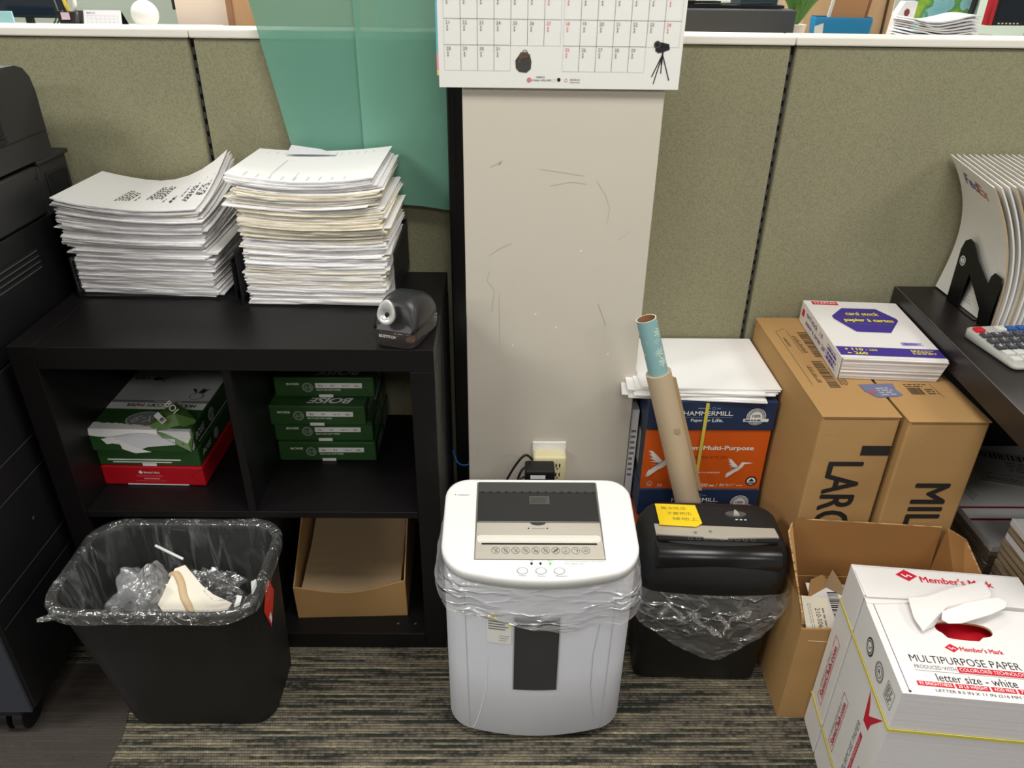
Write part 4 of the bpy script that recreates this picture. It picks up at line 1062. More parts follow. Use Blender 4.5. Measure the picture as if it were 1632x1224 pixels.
# left: January (row of 14-20, 21-27, 28-31); right: February (11-17, 18-24, 25-29); upper rows continue above the picture
for up_ in range(1, 3): pass
grid(.0105, 31, (6,), [7, 7, 7, 7, 4][1:] if 0 else [7, 7, 4], [14, 21, 28])
grid(.2225, 29, (0, 6), [7, 7, 5], [11, 18, 25])
for (a0, n0, mx, rc) in ((.0105, 7, 31, (6,)), (.2225, 4, 29, (0, 6))):
    for c in range(7):
        for q in range(2):
            z1 = .116 + 2 * rh + q * rh
            mb.frame(F, a0 + c * cw, z1 - rh, a0 + (c + 1) * cw + .0005, z1, .0005, CALL, 3)
            num = n0 + c - 7 * q
            if num > 0: mb.text(F, str(num), a0 + c * cw + .004, z1 - .0085, None, .0058, RDN if c in rc else CALN, .01, k=4)
mb.text(F, '1', .1, .40, None, .09, INKG, .02, k=3); mb.text(F, '2', .31, .40, None, .09, INKG, .02, k=3)
# backpack picture
BP = mat('backpack_brown', (92, 76, 64), var=.3, vscale=60); BPD = mat('backpack_dark', (66, 62, 62), var=.3, vscale=50)
mb.poly(F, [(.139, .036), (.145, .030), (.158, .0285), (.166, .035), (.167, .047), (.164, .058), (.156, .062), (.146, .060), (.138, .049)], BPD, 3)
mb.poly(F, [(.143, .055), (.147, .0625), (.158, .063), (.165, .058), (.160, .054), (.151, .052)], BP, 4); mb.line(F, .148, .060, .145, .044, .003, BP, 5); mb.ring(F, .155, .062, .005, .0012, BP, 5)
# tripod camera picture
mb.poly(F, [(.388, .068), (.389, .078), (.396, .082), (.412, .079), (.414, .070), (.403, .066), (.394, .064)], INK, 3); mb.disc(F, .391, .078, .0062, BPD, 4); mb.disc(F, .391, .078, .0035, INK, 5)
for a, b in ((.390, .012), (.386, .024), (.418, .018), (.402, .03)): mb.line(F, .402, .062, a, b, .0018, INK, 3)
mb.line(F, .402, .067, .4015, .045, .003, INK, 4)
# logos
mb.disc(F, .1635, .0165, .0042, mat('plum_pink', (224, 120, 132)), 3, 12); mb.text(F, 'CHINA AIRLINES', .168, .0145, .036, .0032, INKG, .01, k=3); mb.text(F, '中華航空', .176, .0195, .016, .0035, INK, k=3)
mb.ring(F, .209, .016, .0025, .0004, INKL, 3); mb.disc(F, .2175, .0172, .0032, INK, 3)
mb.ring(F, .2305, .0165, .003, .0009, mat('logo_orange', (232, 160, 90)), 3); mb.text(F, '華信航空', .238, .0155, .018, .0038, INKG, k=3); mb.rect(F, .238, .0125, .256, .0135, INKL, 3)
mb.build('calendar_print', t, label='printed January and February grid')
mb = MB(); STR = [(212, 232, 240), (96, 170, 206), (104, 184, 206), (240, 150, 170), (236, 214, 90)]
zs = [.62, .20, .14, .06, .03, .022]
for k in range(5): mb.box(-.2195, -.216, -.011, -.002, zs[k + 1], zs[k], mat('edge_%d' % k, STR[k]))
mb.build('coloured_edge', t, label='coloured edges of the pages beneath')

# ------------------------------------------------------------------ copier
t = thing('photocopier', 'black office photocopier at the left edge, standing beside the bookcase', 'photocopier', (-1.25, 1.34, 0))
cx, cy = -1.25, 1.34
def cb(name, x0, x1, y0, y1, z0, z1, m, bev=.004, extra=None, label=None):
    mb = MB(); mb.box(x0 - cx, x1 - cx, y0 - cy, y1 - cy, z0, z1, m, bev=bev)
    if extra: extra(mb)
    return mb.build(name, t, label=label)
SXp = -.93
def side_details(mb):
    F = Frame((SXp - cx, 0 - cy, 0), (0, 1, 0), (0, 0, 1), .0012)
    GL = mat('copier_seam', (6, 6, 7)); HL = mat('copier_seam_edge', (78, 78, 80), rough=.5)
    for (a0, b0, a1, b1) in ((1.03, .565, 1.62, .565), (1.03, .50, 1.62, .50), (1.03, .345, 1.35, .345), (1.03, .29, 1.62, .29)):
        mb.line(F, a0, b0, a1, b1, .002, HL); 
    mb.disc(F, 1.2, .42, .004, CHROME, 2, 12)
cb('lower_body', -1.55, SXp, 1.024, 1.63, .075, .72, COPIERDK, .006, side_details)
cb('front_post', -1.545, SXp - .003, 1.016, 1.0235, .075, .45, mat('copier_front_grey', (52, 55, 64), rough=.5), .002)
def ven(mb):
    F = Frame((SXp - cx, 0 - cy, 0), (0, 1, 0), (0, 0, 1), .0015)
    for k in range(4):
        z = .912 - k * .0115 - .032; mb.rect(F, 1.22, z - .0022, 1.468 + k * .001, z, mat('vent_light_edge', (84, 84, 86)), 1); mb.rect(F, 1.22, z, 1.468, z + .0055, MESHDK, 1)
cb('side_panel', -1.54, SXp, 1.03, 1.6345, .721, .930, COPIERDK, .004, ven)
def hatch(mb):
    F = Frame((SXp - cx + .004, 0 - cy, 0), (0, 1, 0), (0, 0, 1), .0008); mb.frame(F, 1.335, .975, 1.36, .992, .0015, COPIERDK); mb.poly(F, [(1.524, 1.006), (1.532, 1.001), (1.532, 1.01)], MESHDK)
cb('side_hatch', -1.54, SXp + .004, 1.10, 1.540, .934, 1.028, COPIER, .004, hatch)
def rearcol(mb):
    F = Frame((SXp - cx, 0 - cy, 0), (0, 1, 0), (0, 0, 1), .0012); mb.rect(F, 1.575, .80, 1.648, 1.0, MESHDK); mb.frame(F, 1.57, .79, 1.652, 1.005, .004, COPIER, 2)
cb('rear_column', -1.54, SXp, 1.547, 1.664, .721, 1.026, COPIER, .004, rearcol)
cb('rear_ledge', -1.54, SXp + .006, 1.546, 1.668, 1.0265, 1.036, COPIER, .003)
# scanner head with rounded rear edge
prof = [(1.04, 1.036), (1.606, 1.036), (1.612, 1.045), (1.612, 1.155), (1.605, 1.185), (1.588, 1.203), (1.565, 1.210), (1.04, 1.222)]
mb = MB(); n = len(prof); xs = (-1.54 - cx, SXp + .004 - cx); vs = [(x, y - cy, z) for x in xs for y, z in prof]
mb.add(vs, [(i, (i + 1) % n, n + (i + 1) % n, n + i) for i in range(n)], COPIER, False); mb.add(vs[n:], [tuple(range(n))], COPIER); mb.add(vs[:n], [tuple(reversed(range(n)))], COPIER)
F = Frame((SXp + .004 - cx, -cy, 0), (0, 1, 0), (0, 0, 1), .0010); mb.line(F, 1.05, 1.083, 1.61, 1.083, .0016, MESHDK)
for v in range(0): pass
sch = mb.build('scanner_head', t)
mb = MB(); F = Frame((SXp + .004 - cx, -cy, 0), (0, 1, 0), (0, 0, 1), .0016); NV = mat('dark_navy_glass', (16, 20, 34), rough=.15)
mb.poly(F, [(1.1, 1.09), (1.475, 1.088), (1.470, 1.105), (1.47, 1.19), (1.455, 1.2), (1.1, 1.205)], NV); mb.rect(F, 1.1, 1.088, 1.47, 1.096, COPIERDK, 2); mb.rect(F, 1.1, 1.098, 1.462, 1.1, COPIER, 3)
mb.build('document_feeder_recess', sch, label='dark navy recess in the scanner head')
def caster(x, y):
    mb = MB(); mb.box(x - .03 - cx, x + .03 - cx, y - .03 - cy, y + .03 - cy, .055, .0748, BLK, bev=.003)
    mb.tube([(x - .026 - cx, y - cy, .0345), (x - .006 - cx, y - cy, .0345)], .034, BLK, 24); mb.tube([(x + .006 - cx, y - cy, .0345), (x + .026 - cx, y - cy, .0345)], .034, BLK, 24)
    mb.box(x - .006 - cx, x + .006 - cx, y - .012 - cy, y + .012 - cy, .02, .06, BLK); mb.build('caster', t)
for x, y in ((-.990, 1.052), (-1.5, 1.065), (-.975, 1.58), (-1.5, 1.58)): caster(x, y)
# chair mat
MAT = film('smoky_mat_vinyl', (86, 80, 76), .5, rough=.25, wr=.15, wscale=40)
mb = MB(); mb.slab([(-2.2, -.4), (-.765, -.4), (-.772, 1.02), (-.80, 1.16), (-.86, 1.2), (-2.2, 1.2)], .0002, .0022, MAT)
for i in range(16):
    for j in range(6): mb.tube([(-.80 - i * .05, 1.04 - j * .07, .0022), (-.80 - i * .05, 1.04 - j * .07, .0026)], .0022, MAT, 8)
mb.build('chair_mat', label='smoky translucent chair mat on the carpet at the lower left', cat='chair mat')

# ------------------------------------------------------------------ orange paper cartons, sheets on top, tube
HX, HY, HW, HD = .322, 1.432, .283, .262
def seal(mb, F, a, b, r):
    mb.disc(F, a, b, r, WHITEPR, 2, 32); mb.ring(F, a, b, r * .92, r * .07, NAVY, 3); mb.ring(F, a, b, r * .72, r * .06, NAVY, 3)
    for q in range(20): mb.line(F, a + r * .74 * cos(q * pi / 10), b + r * .74 * sin(q * pi / 10), a + r * .84 * cos(q * pi / 10), b + r * .84 * sin(q * pi / 10), r * .05, NAVY, 4)
    mb.rect(F, a - r * 1.3, b - r * .55, a + r * 1.3, b - r * .2, WHITEPR, 5); mb.scrawl(F, a - r * 1.15, b - r * .5, a + r * 1.15, b - r * .24, 1, NAVY, 2, 6, .6)
    mb.text(F, '100%', a - r * .42, b - r * .05, r * .84, r * .34, NAVY, .03, k=4)
def carton(z0, h, label, lidh, full):
    t = thing('paper_carton', label, 'paper carton', (HX + HW / 2, HY + HD / 2, z0))
    w, d = HW / 2, HD / 2
    mb = MB(); mb.box(-w + .003, w - .003, -d + .003, d - .003, 0, h - .003, ORANGE)
    F = Frame((-w + .003, -d + .003, 0), (1, 0, 0), (0, 0, 1), .0004)
    if full:
        DKR = mat('stamp_dark_red', (126, 54, 20)); o_ = -z0
        mb.text(F, 'Premium Multi-Purpose', .052, .428 + o_, .194, .0145, WHITEPR, .01, heavy=.035)
        mb.text(F, '08030 P0516T2 JW', .094, .405 + o_, .096, .0095, DKR, .0)
        mb.text(F, '99.99% JAM-FREE*', .082, .365 + o_, .098, .0052, WHITEPR, .02)
        mb.text(F, '20', .037, .328 + o_, .012, .0075, WHITEPR); mb.text(F, '2500', .130, .328 + o_, .026, .009, WHITEPR, .02, True); mb.rect(F, .159, .329 + o_, .170, .333 + o_, WHITEPR); mb.text(F, '|  8½"x11"', .174, .328 + o_, .044, .009, WHITEPR, .02, True); mb.rect(F, .222, .331 + o_, .237, .3325 + o_, WHITEPR)
        def bird(ox, oy, s):
            P1 = [(0, .0), (.011, .013), (.0, .008), (.016, .026), (.004, .022), (.020, .033), (.010, .034), (.030, .040), (.038, .038), (.060, .0375), (.042, .033), (.037, .022), (.027, .012), (.016, .010)]
            mb.poly(F, [(ox + a * s, oy + b * s) for a, b in [(.0, -.004), (.014, .004), (.028, .012), (.038, .024), (.040, .031), (.0615, .0345), (.041, .0365), (.034, .0365), (.030, .028), (.018, .013), (.004, .006)]], WHITEPR, 1)
            for k in range(6):
                a0 = .012 + k * .003
                mb.poly(F, [(ox + (.026 + k * .0005) * s, oy + (.014 + k * .0025) * s), (ox + (.0 + k * .0015) * s, oy + (.047 - k * .0075) * s), (ox + (.008 + k * .0015) * s, oy + (.045 - k * .0065) * s), (ox + (.031) * s, oy + (.02 + k * .002) * s)], WHITEPR, 2 + k * .5)
            for k in range(3): mb.poly(F, [(ox + .02 * s, oy + .012 * s), (ox + (-.001 + k * .001) * s, oy + (-.006 + k * .005) * s), (ox + .004 * s, oy + (-.006 + k * .005) * s), (ox + .026 * s, oy + .014 * s)], WHITEPR, 5 + k * .5)
        bird(.192, .362 + o_, .98); bird(.008, .366 + o_, 1.35)
        mb.disc(F, .255, .345 + o_, .0135, INK, 1); mb.disc(F, .255, .345 + o_, .010, WHITEPR, 2); mb.poly(F, [(.248, .344 + o_), (.255, .353 + o_), (.262, .344 + o_)], INK, 3); mb.rect(F, .248, .338 + o_, .262, .3415 + o_, INK, 3)
        mb.line(F, .012, .337 + o_, .019, .344 + o_, .001, WHITEPR); mb.line(F, .019, .344 + o_, .026, .337 + o_, .001, WHITEPR); mb.text(F, 'FSC', .013, .329 + o_, .012, .006, WHITEPR, .02)
        S = Frame((-w + .003, d - .003, 0), (0, -1, 0), (0, 0, 1), .0004); mb.rect(S, .0, .0, HD - .02, h - lidh, mat('carton_dark_side', (44, 52, 62)), 1); mb.rect(S, .03, .03, .2, .12, SILV, 2)
    mb.build('carton_body', t)
    mb = MB(); mb.box(-w, w, -d, d, h - lidh, h, NAVY, bev=.002)
    F = Frame((-w, -d, 0), (1, 0, 0), (0, 0, 1), .0005)
    zt = h
    mb.text(F, 'HAMMERMILL.', .078, zt - .036, .110, .0115, WHITEPR, .012); mb.line(F, .078, zt - .0405, .186, zt - .0405, .0008, LTBLUE)
    mb.text(F, 'Paper for', .096, zt - .054, .044, .010, WHITEPR, .008); mb.text(F, 'Life.', .1435, zt - .052, .024, .0085, WHITEPR, .01, heavy=.035)
    mb.ring(F, .143, zt - .0175, .004, .0012, LTBLUE); mb.rect(F, .108, zt - .0185, .136, zt - .0165, LTBLUE); mb.rect(F, .150, zt - .0185, .158, zt - .0165, LTBLUE)
    seal(mb, F, .239, zt - .038, .0215)
    mb.build('lid', t, label='navy carton lid')
    return t
carton(.0, .322, 'lower navy-lidded paper carton hidden mostly behind the black shredder', .075, False)
t = carton(.3225, .238, 'orange and navy paper carton stacked on another, behind the black shredder', .075, True)
mb = MB(); mb.add([(-.0155, -.1325, .232), (-.0095, -.1325, .232), (-.011, -.1335, .0), (-.0175, -.1335, .0)], [(3, 2, 1, 0)], STRAP); mb.box(-.0175, -.011, -.1335, -.1322, .0, .235, STRAP); mb.box(-.0155, -.009, -.132, .13, .2383, .2391, STRAP)
mb.build('strap', t, label='yellow plastic strap')
R = random.Random(12)
shs = [(.435, 1.556, .300, .25, -4), (.428, 1.560, .31, .25, -5), (.4365, 1.564, .30, .25, 2), (.44, 1.561, .31, .252, 1), (.447, 1.566, .312, .25, 0), (.43, 1.564, .30, .254, -3), (.450, 1.5665, .315, .25, 0), (.452, 1.567, .305, .252, 1), (.456, 1.5665, .306, .252, .4)]
z = .5625
for k, (x, y, w, d, rz) in enumerate(shs):
    th = .0026 if k < 8 else .0008
    n = 8; mb = MB(); V = []
    for s_ in (0, 1):
        for i in range(n + 1):
            for j in range(3):
                u, v = i / n, j / 2; V.append(((u - .5) * w + (.004 * sin(k) if k < 8 else 0) * v, (v - .5) * d, s_ * th + .006 * (1 - u) ** 2 * (1 - v) * (k / 8)))
    m_ = 3 * (n + 1); Fc = []
    for i in range(n):
        for j in range(2): a = i * 3 + j; Fc += [(m_ + a, m_ + a + 3, m_ + a + 4, m_ + a + 1), (a + 1, a + 4, a + 3, a)]
        Fc += [(i * 3, (i + 1) * 3, m_ + (i + 1) * 3, m_ + i * 3), ((i + 1) * 3 + 2, i * 3 + 2, m_ + i * 3 + 2, m_ + (i + 1) * 3 + 2)]
    Fc += [(2, 1, m_ + 1, m_ + 2), (1, 0, m_, m_ + 1), (n * 3, n * 3 + 1, m_ + n * 3 + 1, m_ + n * 3), (n * 3 + 1, n * 3 + 2, m_ + n * 3 + 2, m_ + n * 3 + 1)]
    mb.add(V, Fc, PAPER); o = mb.build('large_paper_sheet', label='large white sheet lying topmost on the orange paper carton' if k == 8 else 'pile layer of large white sheets on the orange paper carton', cat='paper', group=None if k == 8 else 'large sheets on the orange carton')
    o.matrix_world = RZ(x, y, z, rz); z += th + .0002
mb = MB(); mb.box(-.009, .009, -.09, .09, 0, .49, WHITECARD, bev=.002); F = Frame((-.009, -.09, 0), (1, 0, 0), (0, 0, 1), .0005)
mb.scrawl(F, .003, .30, .015, .44, 9, INKG, 3)
o = mb.build('white_carton', label='slim white carton squeezed between the column and the orange carton', cat='box'); o.location = (.3105, 1.60, 0)
# tube
t = thing('wrapping_paper_roll', 'brown paper roll with blue floral gift wrap end leaning on the orange carton', 'wrapping paper', (.518, 1.346, 0))
B0, T0 = Vector((0, 0, .012)), Vector((.288 - .518, 1.400 - 1.346, .772))
d_ = (T0 - B0).normalized()
FLW = None
def floral():
    m = bpy.data.materials.new('blue_floral_paper'); m.use_nodes = True; nt = m.node_tree; N = nt.nodes; L = nt.links; b = N['Principled BSDF']; b.inputs['Roughness'].default_value = .6
    tc = N.new('ShaderNodeTexCoord'); v = N.new('ShaderNodeTexVoronoi'); v.inputs['Scale'].default_value = 34; v.feature = 'F1'; v.inputs['Randomness'].default_value = .8
    L.new(tc.outputs['Object'], v.inputs['Vector'])
    sub = N.new('ShaderNodeVectorMath'); sub.operation = 'SUBTRACT'
    sc = N.new('ShaderNodeVectorMath'); sc.operation = 'SCALE'; sc.inputs['Scale'].default_value = 1
    L.new(tc.outputs['Object'], sub.inputs[0]); L.new(v.outputs['Position'], sub.inputs[1])
    sx = N.new('ShaderNodeSeparateXYZ'); L.new(sub.outputs[0], sx.inputs[0])
    at = N.new('ShaderNodeMath'); at.operation = 'ARCTAN2'; L.new(sx.outputs['X'], at.inputs[0]); L.new(sx.outputs['Z'], at.inputs[1])
    mu = N.new('ShaderNodeMath'); mu.operation = 'MULTIPLY'; mu.inputs[1].default_value = 9; L.new(at.outputs[0], mu.inputs[0])
    si = N.new('ShaderNodeMath'); si.operation = 'SINE'; L.new(mu.outputs[0], si.inputs[0])
    ma = N.new('ShaderNodeMath'); ma.operation = 'MULTIPLY_ADD'; ma.inputs[1].default_value = .2; L.new(si.outputs[0], ma.inputs[0]); L.new(v.outputs['Distance'], ma.inputs[2])
    r = N.new('ShaderNodeValToRGB'); r.color_ramp.interpolation = 'CONSTANT'; r.color_ramp.elements[0].color = (*lin((222, 226, 196)), 1); r.color_ramp.elements[1].position = .24; r.color_ramp.elements[1].color = (*lin((136, 178, 182)), 1)
    L.new(ma.outputs[0], r.inputs[0]); L.new(r.outputs[0], b.inputs['Base Color']); return m
FLW = floral()
J0 = B0 + (T0 - B0) * .845
mb = MB(); mb.tube([B0, B0 + (J0 - B0) * .5, J0], [.0285, .0275, .0265], mat('brown_roll_paper', (188, 168, 140), rough=.75, var=.05, vscale=10), 24)
s_ = B0 + (J0 - B0) * .8 + Vector((.003, -.0278, 0)); mb.add([s_, s_ + Vector((.012, 0, .002)), s_ + Vector((.009, 0, .014)), s_ + Vector((-.003, 0, .012))], [(0, 1, 2, 3)], mat('clear_tape_patch', (176, 154, 124), rough=.3))
mb.build('brown_paper_cover', t)
mb = MB(); mb.tube([J0 - d_ * .03, T0], [.0205, .0205], FLW, 24, cap=False); mb.tube([T0, J0 - d_ * .03], [.0185, .0185], mat('cardboard_core', (150, 104, 74)), 24, cap=False)
e = d_.cross(Vector((0, 1, 0))).normalized(); g = d_.cross(e)
mb.loft([[T0 + (e * cos(a) + g * sin(a)) * r for a in [2 * pi * k / 24 for k in range(24)]] for r in (.0205, .0185)], PAPERW, False, False, False)
mb.build('floral_wrap', t, label='blue floral gift wrap end')
mb = MB(); Q = J0 + Vector((.026, .004, -.01)); Q2 = B0 + (J0 - B0) * .55 + Vector((.030, .0, 0))
mb.slab([(0, 0), (.016, .0), (.018, .012), (.001, .014)], 0, .0008, FOLDER, M=Matrix.Identity(4)); mb = MB()
mb.add([Q, Q + Vector((.014, .002, -.006)), Q2 + Vector((.008, 0, 0)), Q2], [(3, 2, 1, 0)], FOLDER); mb.add([Q + Vector((0, .001, 0)), Q + Vector((.014, .003, -.006)), Q2 + Vector((.008, .001, 0)), Q2 + Vector((0, .001, 0))], [(0, 1, 2, 3)], FOLDER)
mb.build('loose_paper_edge', t)

# ------------------------------------------------------------------ two tall brown boxes
BH2 = .645
def tallbox(x0, x1, y0, label, rz, bx):
    w, d = (x1 - x0) / 2, .225; cx_, cy_ = (x0 + x1) / 2, y0 + d
    t = thing('cardboard_box', label, 'cardboard box', (cx_, cy_, 0), radians(rz))
    mb = MB(); mb.box(-w, w, -d, d, 0, BH2 - .0025, KRAFT, bev=.004)
    F = Frame((-w, -d, 0), (1, 0, 0), (0, 0, 1), .0006)
    if bx == 1:
        def rot(s, zt, zb, a0=.034, a1=.104):   # letters running down the face
            G = Frame(F(a0, zt, 0), (0, 0, -1), (1, 0, 0), .0006); mb.text(G, s, 0, 0, zt - zb, a1 - a0, INK, .01, heavy=.028)
        rot('LARGE', .538, .335)
        mb.rect(F, .0915, .555, .1485, .578, INK)
    else:
        G = Frame(F(.052, .498, 0), (0, 0, -1), (1, 0, 0), .0006); mb.text(G, 'MILL', 0, 0, .145, .068, INK, .01, heavy=.028)
    mb.line(F, .004, BH2 - .006, 2 * w - .004, BH2 - .006, .0012, KRAFTD)
    for k in range(3): mb.line(F, .03 + k * .03, .60 - k * .1, .05 + k * .03, .607 - k * .1, .0009, mat('crease_light', (196, 160, 112)))
    mb.build('box_body', t)
    mb = MB(); mb.box(-w - .0015, w + .0015, -d - .0015, d + .0015, BH2 - .0022, BH2, KRAFT, bev=.0008)
    T = Frame((-w, -d, BH2), (1, 0, 0), (0, 1, 0), .0005)
    INKB = mat('brown_black_print', (70, 54, 38))
    if bx == 1:
        for (a, b, L_) in ((.072, .245, .125), (.055, .110, .115)):
            mb.bars(T, a, b, a + .022, b + L_, INKB, 5, 1, vertical=False)
            mb.scrawl(T, a - .018, b + .02, a - .008, b + L_ - .02, 12, INKB, 7); mb.scrawl(T, a + .026, b + .01, a + .046, b + L_ - .03, 14, INKB, 9)
        G = T.sub(.03, .34, -pi / 2); mb.text(G, 'LARGE BOX', 0, 0, .045, .006, INKB, .01)
        for L_ in ((.022, .12, .024, .37), (.022, .37, .05, .39), (.05, .38, .05, .26)): mb.line(T, *L_, .0008, INKB)
    else:
        mb.bars(T, .05, .10, .078, .128, INKB, 4); mb.scrawl(T, .05, .13, .1, .145, 2, INKB, 4); mb.scrawl(T, .085, .10, .11, .125, 3, INKB, 6); mb.line(T, .11, .09, .105, .145, .0008, INKB)
    mb.build('top_flap', t); return t
tallbox(.613, .764, 1.238, 'tall brown cardboard box printed LARGE, left of the pair under the card stock', 0, 1)
tallbox(.773, .928, 1.222, 'tall brown cardboard box printed MILL, right of the pair beside the desk', 0, 2)
mb = MB(); mb.slab([(-.036, .026), (-.036, .0), (-.026, -.022), (-.02, -.027), (.022, -.026), (.034, -.02), (.03, .0), (.036, .026)], 0, .0008, mat('slate_blue_card', (104, 108, 142), rough=.4))
F = Frame((0, 0, .0008), (1, 0, 0), (0, 1, 0), .0003); mb.scrawl(F, -.01, -.022, .024, .012, 4, SILV, 6); mb.rect(F, -.028, -.012, -.016, -.002, mat('dull_red_patch', (170, 80, 84)))
o = mb.build('plastic_card', label='small slate-blue card sticking out under the card stock ream', cat='card'); o.matrix_world = M3((.768, 1.337, BH2 + .0006), -.0, 0, 4)
# card stock ream
t = thing('card_stock_ream', 'open ream of white card stock with purple hexagon, on the brown boxes', 'ream of paper', (.80, 1.376, BH2 + .0016), radians(-4))
W, D, H = .211, .292, .049
mb = MB(); n = 14; Lr = []
for k in range(n + 1):
    z = H * k / n; s_ = -.010 * (1 - k / n); a = .0025 * noise.noise(Vector((k * .9, 3, 1)))
    Lr.append([Vector((-W / 2 - s_ * .2 + .001, -.006 - s_ * .9 + a, z)), Vector((W / 2 + s_ + a, -.006 - s_ * .9 + a, z)), Vector((W / 2 + s_ + a, D - .004, z)), Vector((-W / 2 + .001, D - .004, z))])
mb.loft(Lr, edge_mat('card_edges', (234, 230, 228), (196, 192, 192), 400), True, True, False); mb.build('card_sheets', t)
mb = MB()
mb.box(-W / 2 - .0018, W / 2 + .0008, .0, D, H + .0004, H + .0018, WHITECARD, bev=.0005)
mb.box(-W / 2 - .0022, -W / 2 - .0008, .0, D, .0, H + .001, WHITECARD); mb.box(-W / 2, W / 2, D - .001, D, 0, H, WHITECARD); mb.box(W / 2 + .0001, W / 2 + .0008, .1, D, 0, H, WHITECARD)
T = Frame((-W / 2, 0, H + .0018), (1, 0, 0), (0, 1, 0), .0005)
REDS = mat('staples_red', (204, 40, 44)); mb.rect(T, .014, .268, .073, .287, REDS); mb.text(T, 'STAPLES', .018, .272, .05, .0105, mat('pale_pink_text', (244, 200, 200)), .01, k=2, heavy=.04)
hx_ = [(.036, .19), (.066, .122), (.142, .121), (.182, .188), (.182, .20), (.152, .254), (.072, .252), (.036, .205)]
mb.poly(T, hx_, WHITEPR, 1); mb.poly(T, [(.109 + (a - .109) * .97, .188 + (b - .188) * .97) for a, b in hx_], PURPLE, 2)
mb.text(T, 'card stock', .073, .211, .073, .017, YELLOWPR, .01, k=3, heavy=.035); mb.text(T, 'papier à cartes', .060, .172, .107, .021, YELLOWPR, .01, k=3, heavy=.035)
mb.line(T, .068, .204, .15, .204, .0008, LTBLUE, 3); mb.line(T, .058, .164, .165, .164, .0008, LTBLUE, 3)
mb.rect(T, .0, .010, W, .049, PURPLE, 1); mb.text(T, '110', .030, .031, .022, .011, YELLOWPR, .01, k=2, heavy=.04); mb.text(T, '260', .030, .014, .026, .011, YELLOWPR, .01, k=2, heavy=.04); mb.rect(T, .016, .034, .021, .039, YELLOWPR, 2); mb.rect(T, .016, .017, .024, .021, YELLOWPR, 2)
mb.text(T, '/ 250', .057, .032, .024, .008, YELLOWPR, .01, k=2)
mb.scrawl(T, .15, .022, .2, .043, 4, YELLOWPR, 4, 2); mb.poly(T, [(.143, .062), (.19, .066), (.183, .073), (.19, .078), (.143, .078)], mat('lilac_print', (150, 146, 206)), 1); mb.scrawl(T, .148, .065, .182, .076, 2, PURPLE, 5, 2)
S = Frame((-W / 2 - .0022, D, 0), (0, -1, 0), (0, 0, 1), .0005)
mb.rect(S, .012, .020, .03, .036, REDS); mb.text(S, 'card stock', .045, .030, .085, .012, PURPLE, .03); mb.text(S, 'papier à cartes', .05, .010, .115, .013, PURPLE, .02)
mb.text(S, '110', .15, .03, .02, .011, PURPLE, .03); mb.text(S, '260', .175, .012, .024, .011, PURPLE, .03); mb.scrawl(S, .205, .006, .28, .042, 5, mat('lilac_print', (0, 0, 0)), 6); mb.scrawl(S, .215, .008, .275, .038, 3, PURPLE, 8, 2)
mb.build('torn_wrapper', t, label='white wrapper with purple hexagon print')

# ------------------------------------------------------------------ open brown box
OX0, OX1, OY0, OY1, OZ = .590, .906, 1.062, 1.215, .262
t = thing('open_cardboard_box', 'open brown cardboard box with raised flaps between black shredder and white carton', 'cardboard box', (.748, 1.138, 0), radians(-1))
X0, X1, Y0, Y1 = -.158, .158, -.076, .076
th = .004
mb = MB()
mb.box(X0, X1, Y0, Y1, .001, .005, KRAFT)
mb.box(X0, X1, Y0, Y0 + th, .005, OZ, KRAFT); mb.box(X0, X1, Y1 - th, Y1, .005, OZ, KRAFT); mb.box(X0, X0 + th, Y0 + th, Y1 - th, .005, OZ, KRAFT); mb.box(X1 - th, X1, Y0 + th, Y1 - th, .005, OZ, KRAFT)
for a, b in (((X0 + .0005, Y0 + th), 'l'),): pass
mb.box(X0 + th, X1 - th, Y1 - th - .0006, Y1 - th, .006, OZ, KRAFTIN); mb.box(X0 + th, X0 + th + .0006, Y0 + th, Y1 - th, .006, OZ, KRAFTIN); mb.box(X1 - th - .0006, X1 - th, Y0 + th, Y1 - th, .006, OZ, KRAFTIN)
mb.build('box_walls', t)
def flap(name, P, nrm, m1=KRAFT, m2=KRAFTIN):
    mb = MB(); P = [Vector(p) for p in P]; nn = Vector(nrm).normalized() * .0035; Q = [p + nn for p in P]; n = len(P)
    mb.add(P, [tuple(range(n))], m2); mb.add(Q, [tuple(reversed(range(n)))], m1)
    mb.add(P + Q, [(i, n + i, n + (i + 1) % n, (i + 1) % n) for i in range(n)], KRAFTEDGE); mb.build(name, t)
flap('flap', [(X0 + .001, Y1 - .003, OZ + .0006), (X1 - .001, Y1 - .003, OZ + .0006), (X1 - .006, Y1 + .0, .396), (X0 + .012, Y1 + .0, .412)], (0, 1, 0))
flap('flap', [(X0 + .003, Y0 + .002, OZ + .0006), (X0 + .003, Y1 - .004, OZ + .0006), (X0 + .002, Y1 - .006, .412), (X0 - .012, Y1 - .03, .404), (X0 - .002, Y0 + .004, .30), (X0 + .002, Y0 + .001, .285)], (-1, 0, 0))
flap('flap', [(X1 - .003, Y1 - .004, OZ + .0006), (X1 - .003, Y0 + .0, OZ + .0006), (X1 + .06, Y0 + .0, .300), (X1 + .045, Y1 - .006, .370), (X1 + .002, Y1 - .004, .396)], (1, 0, .3))
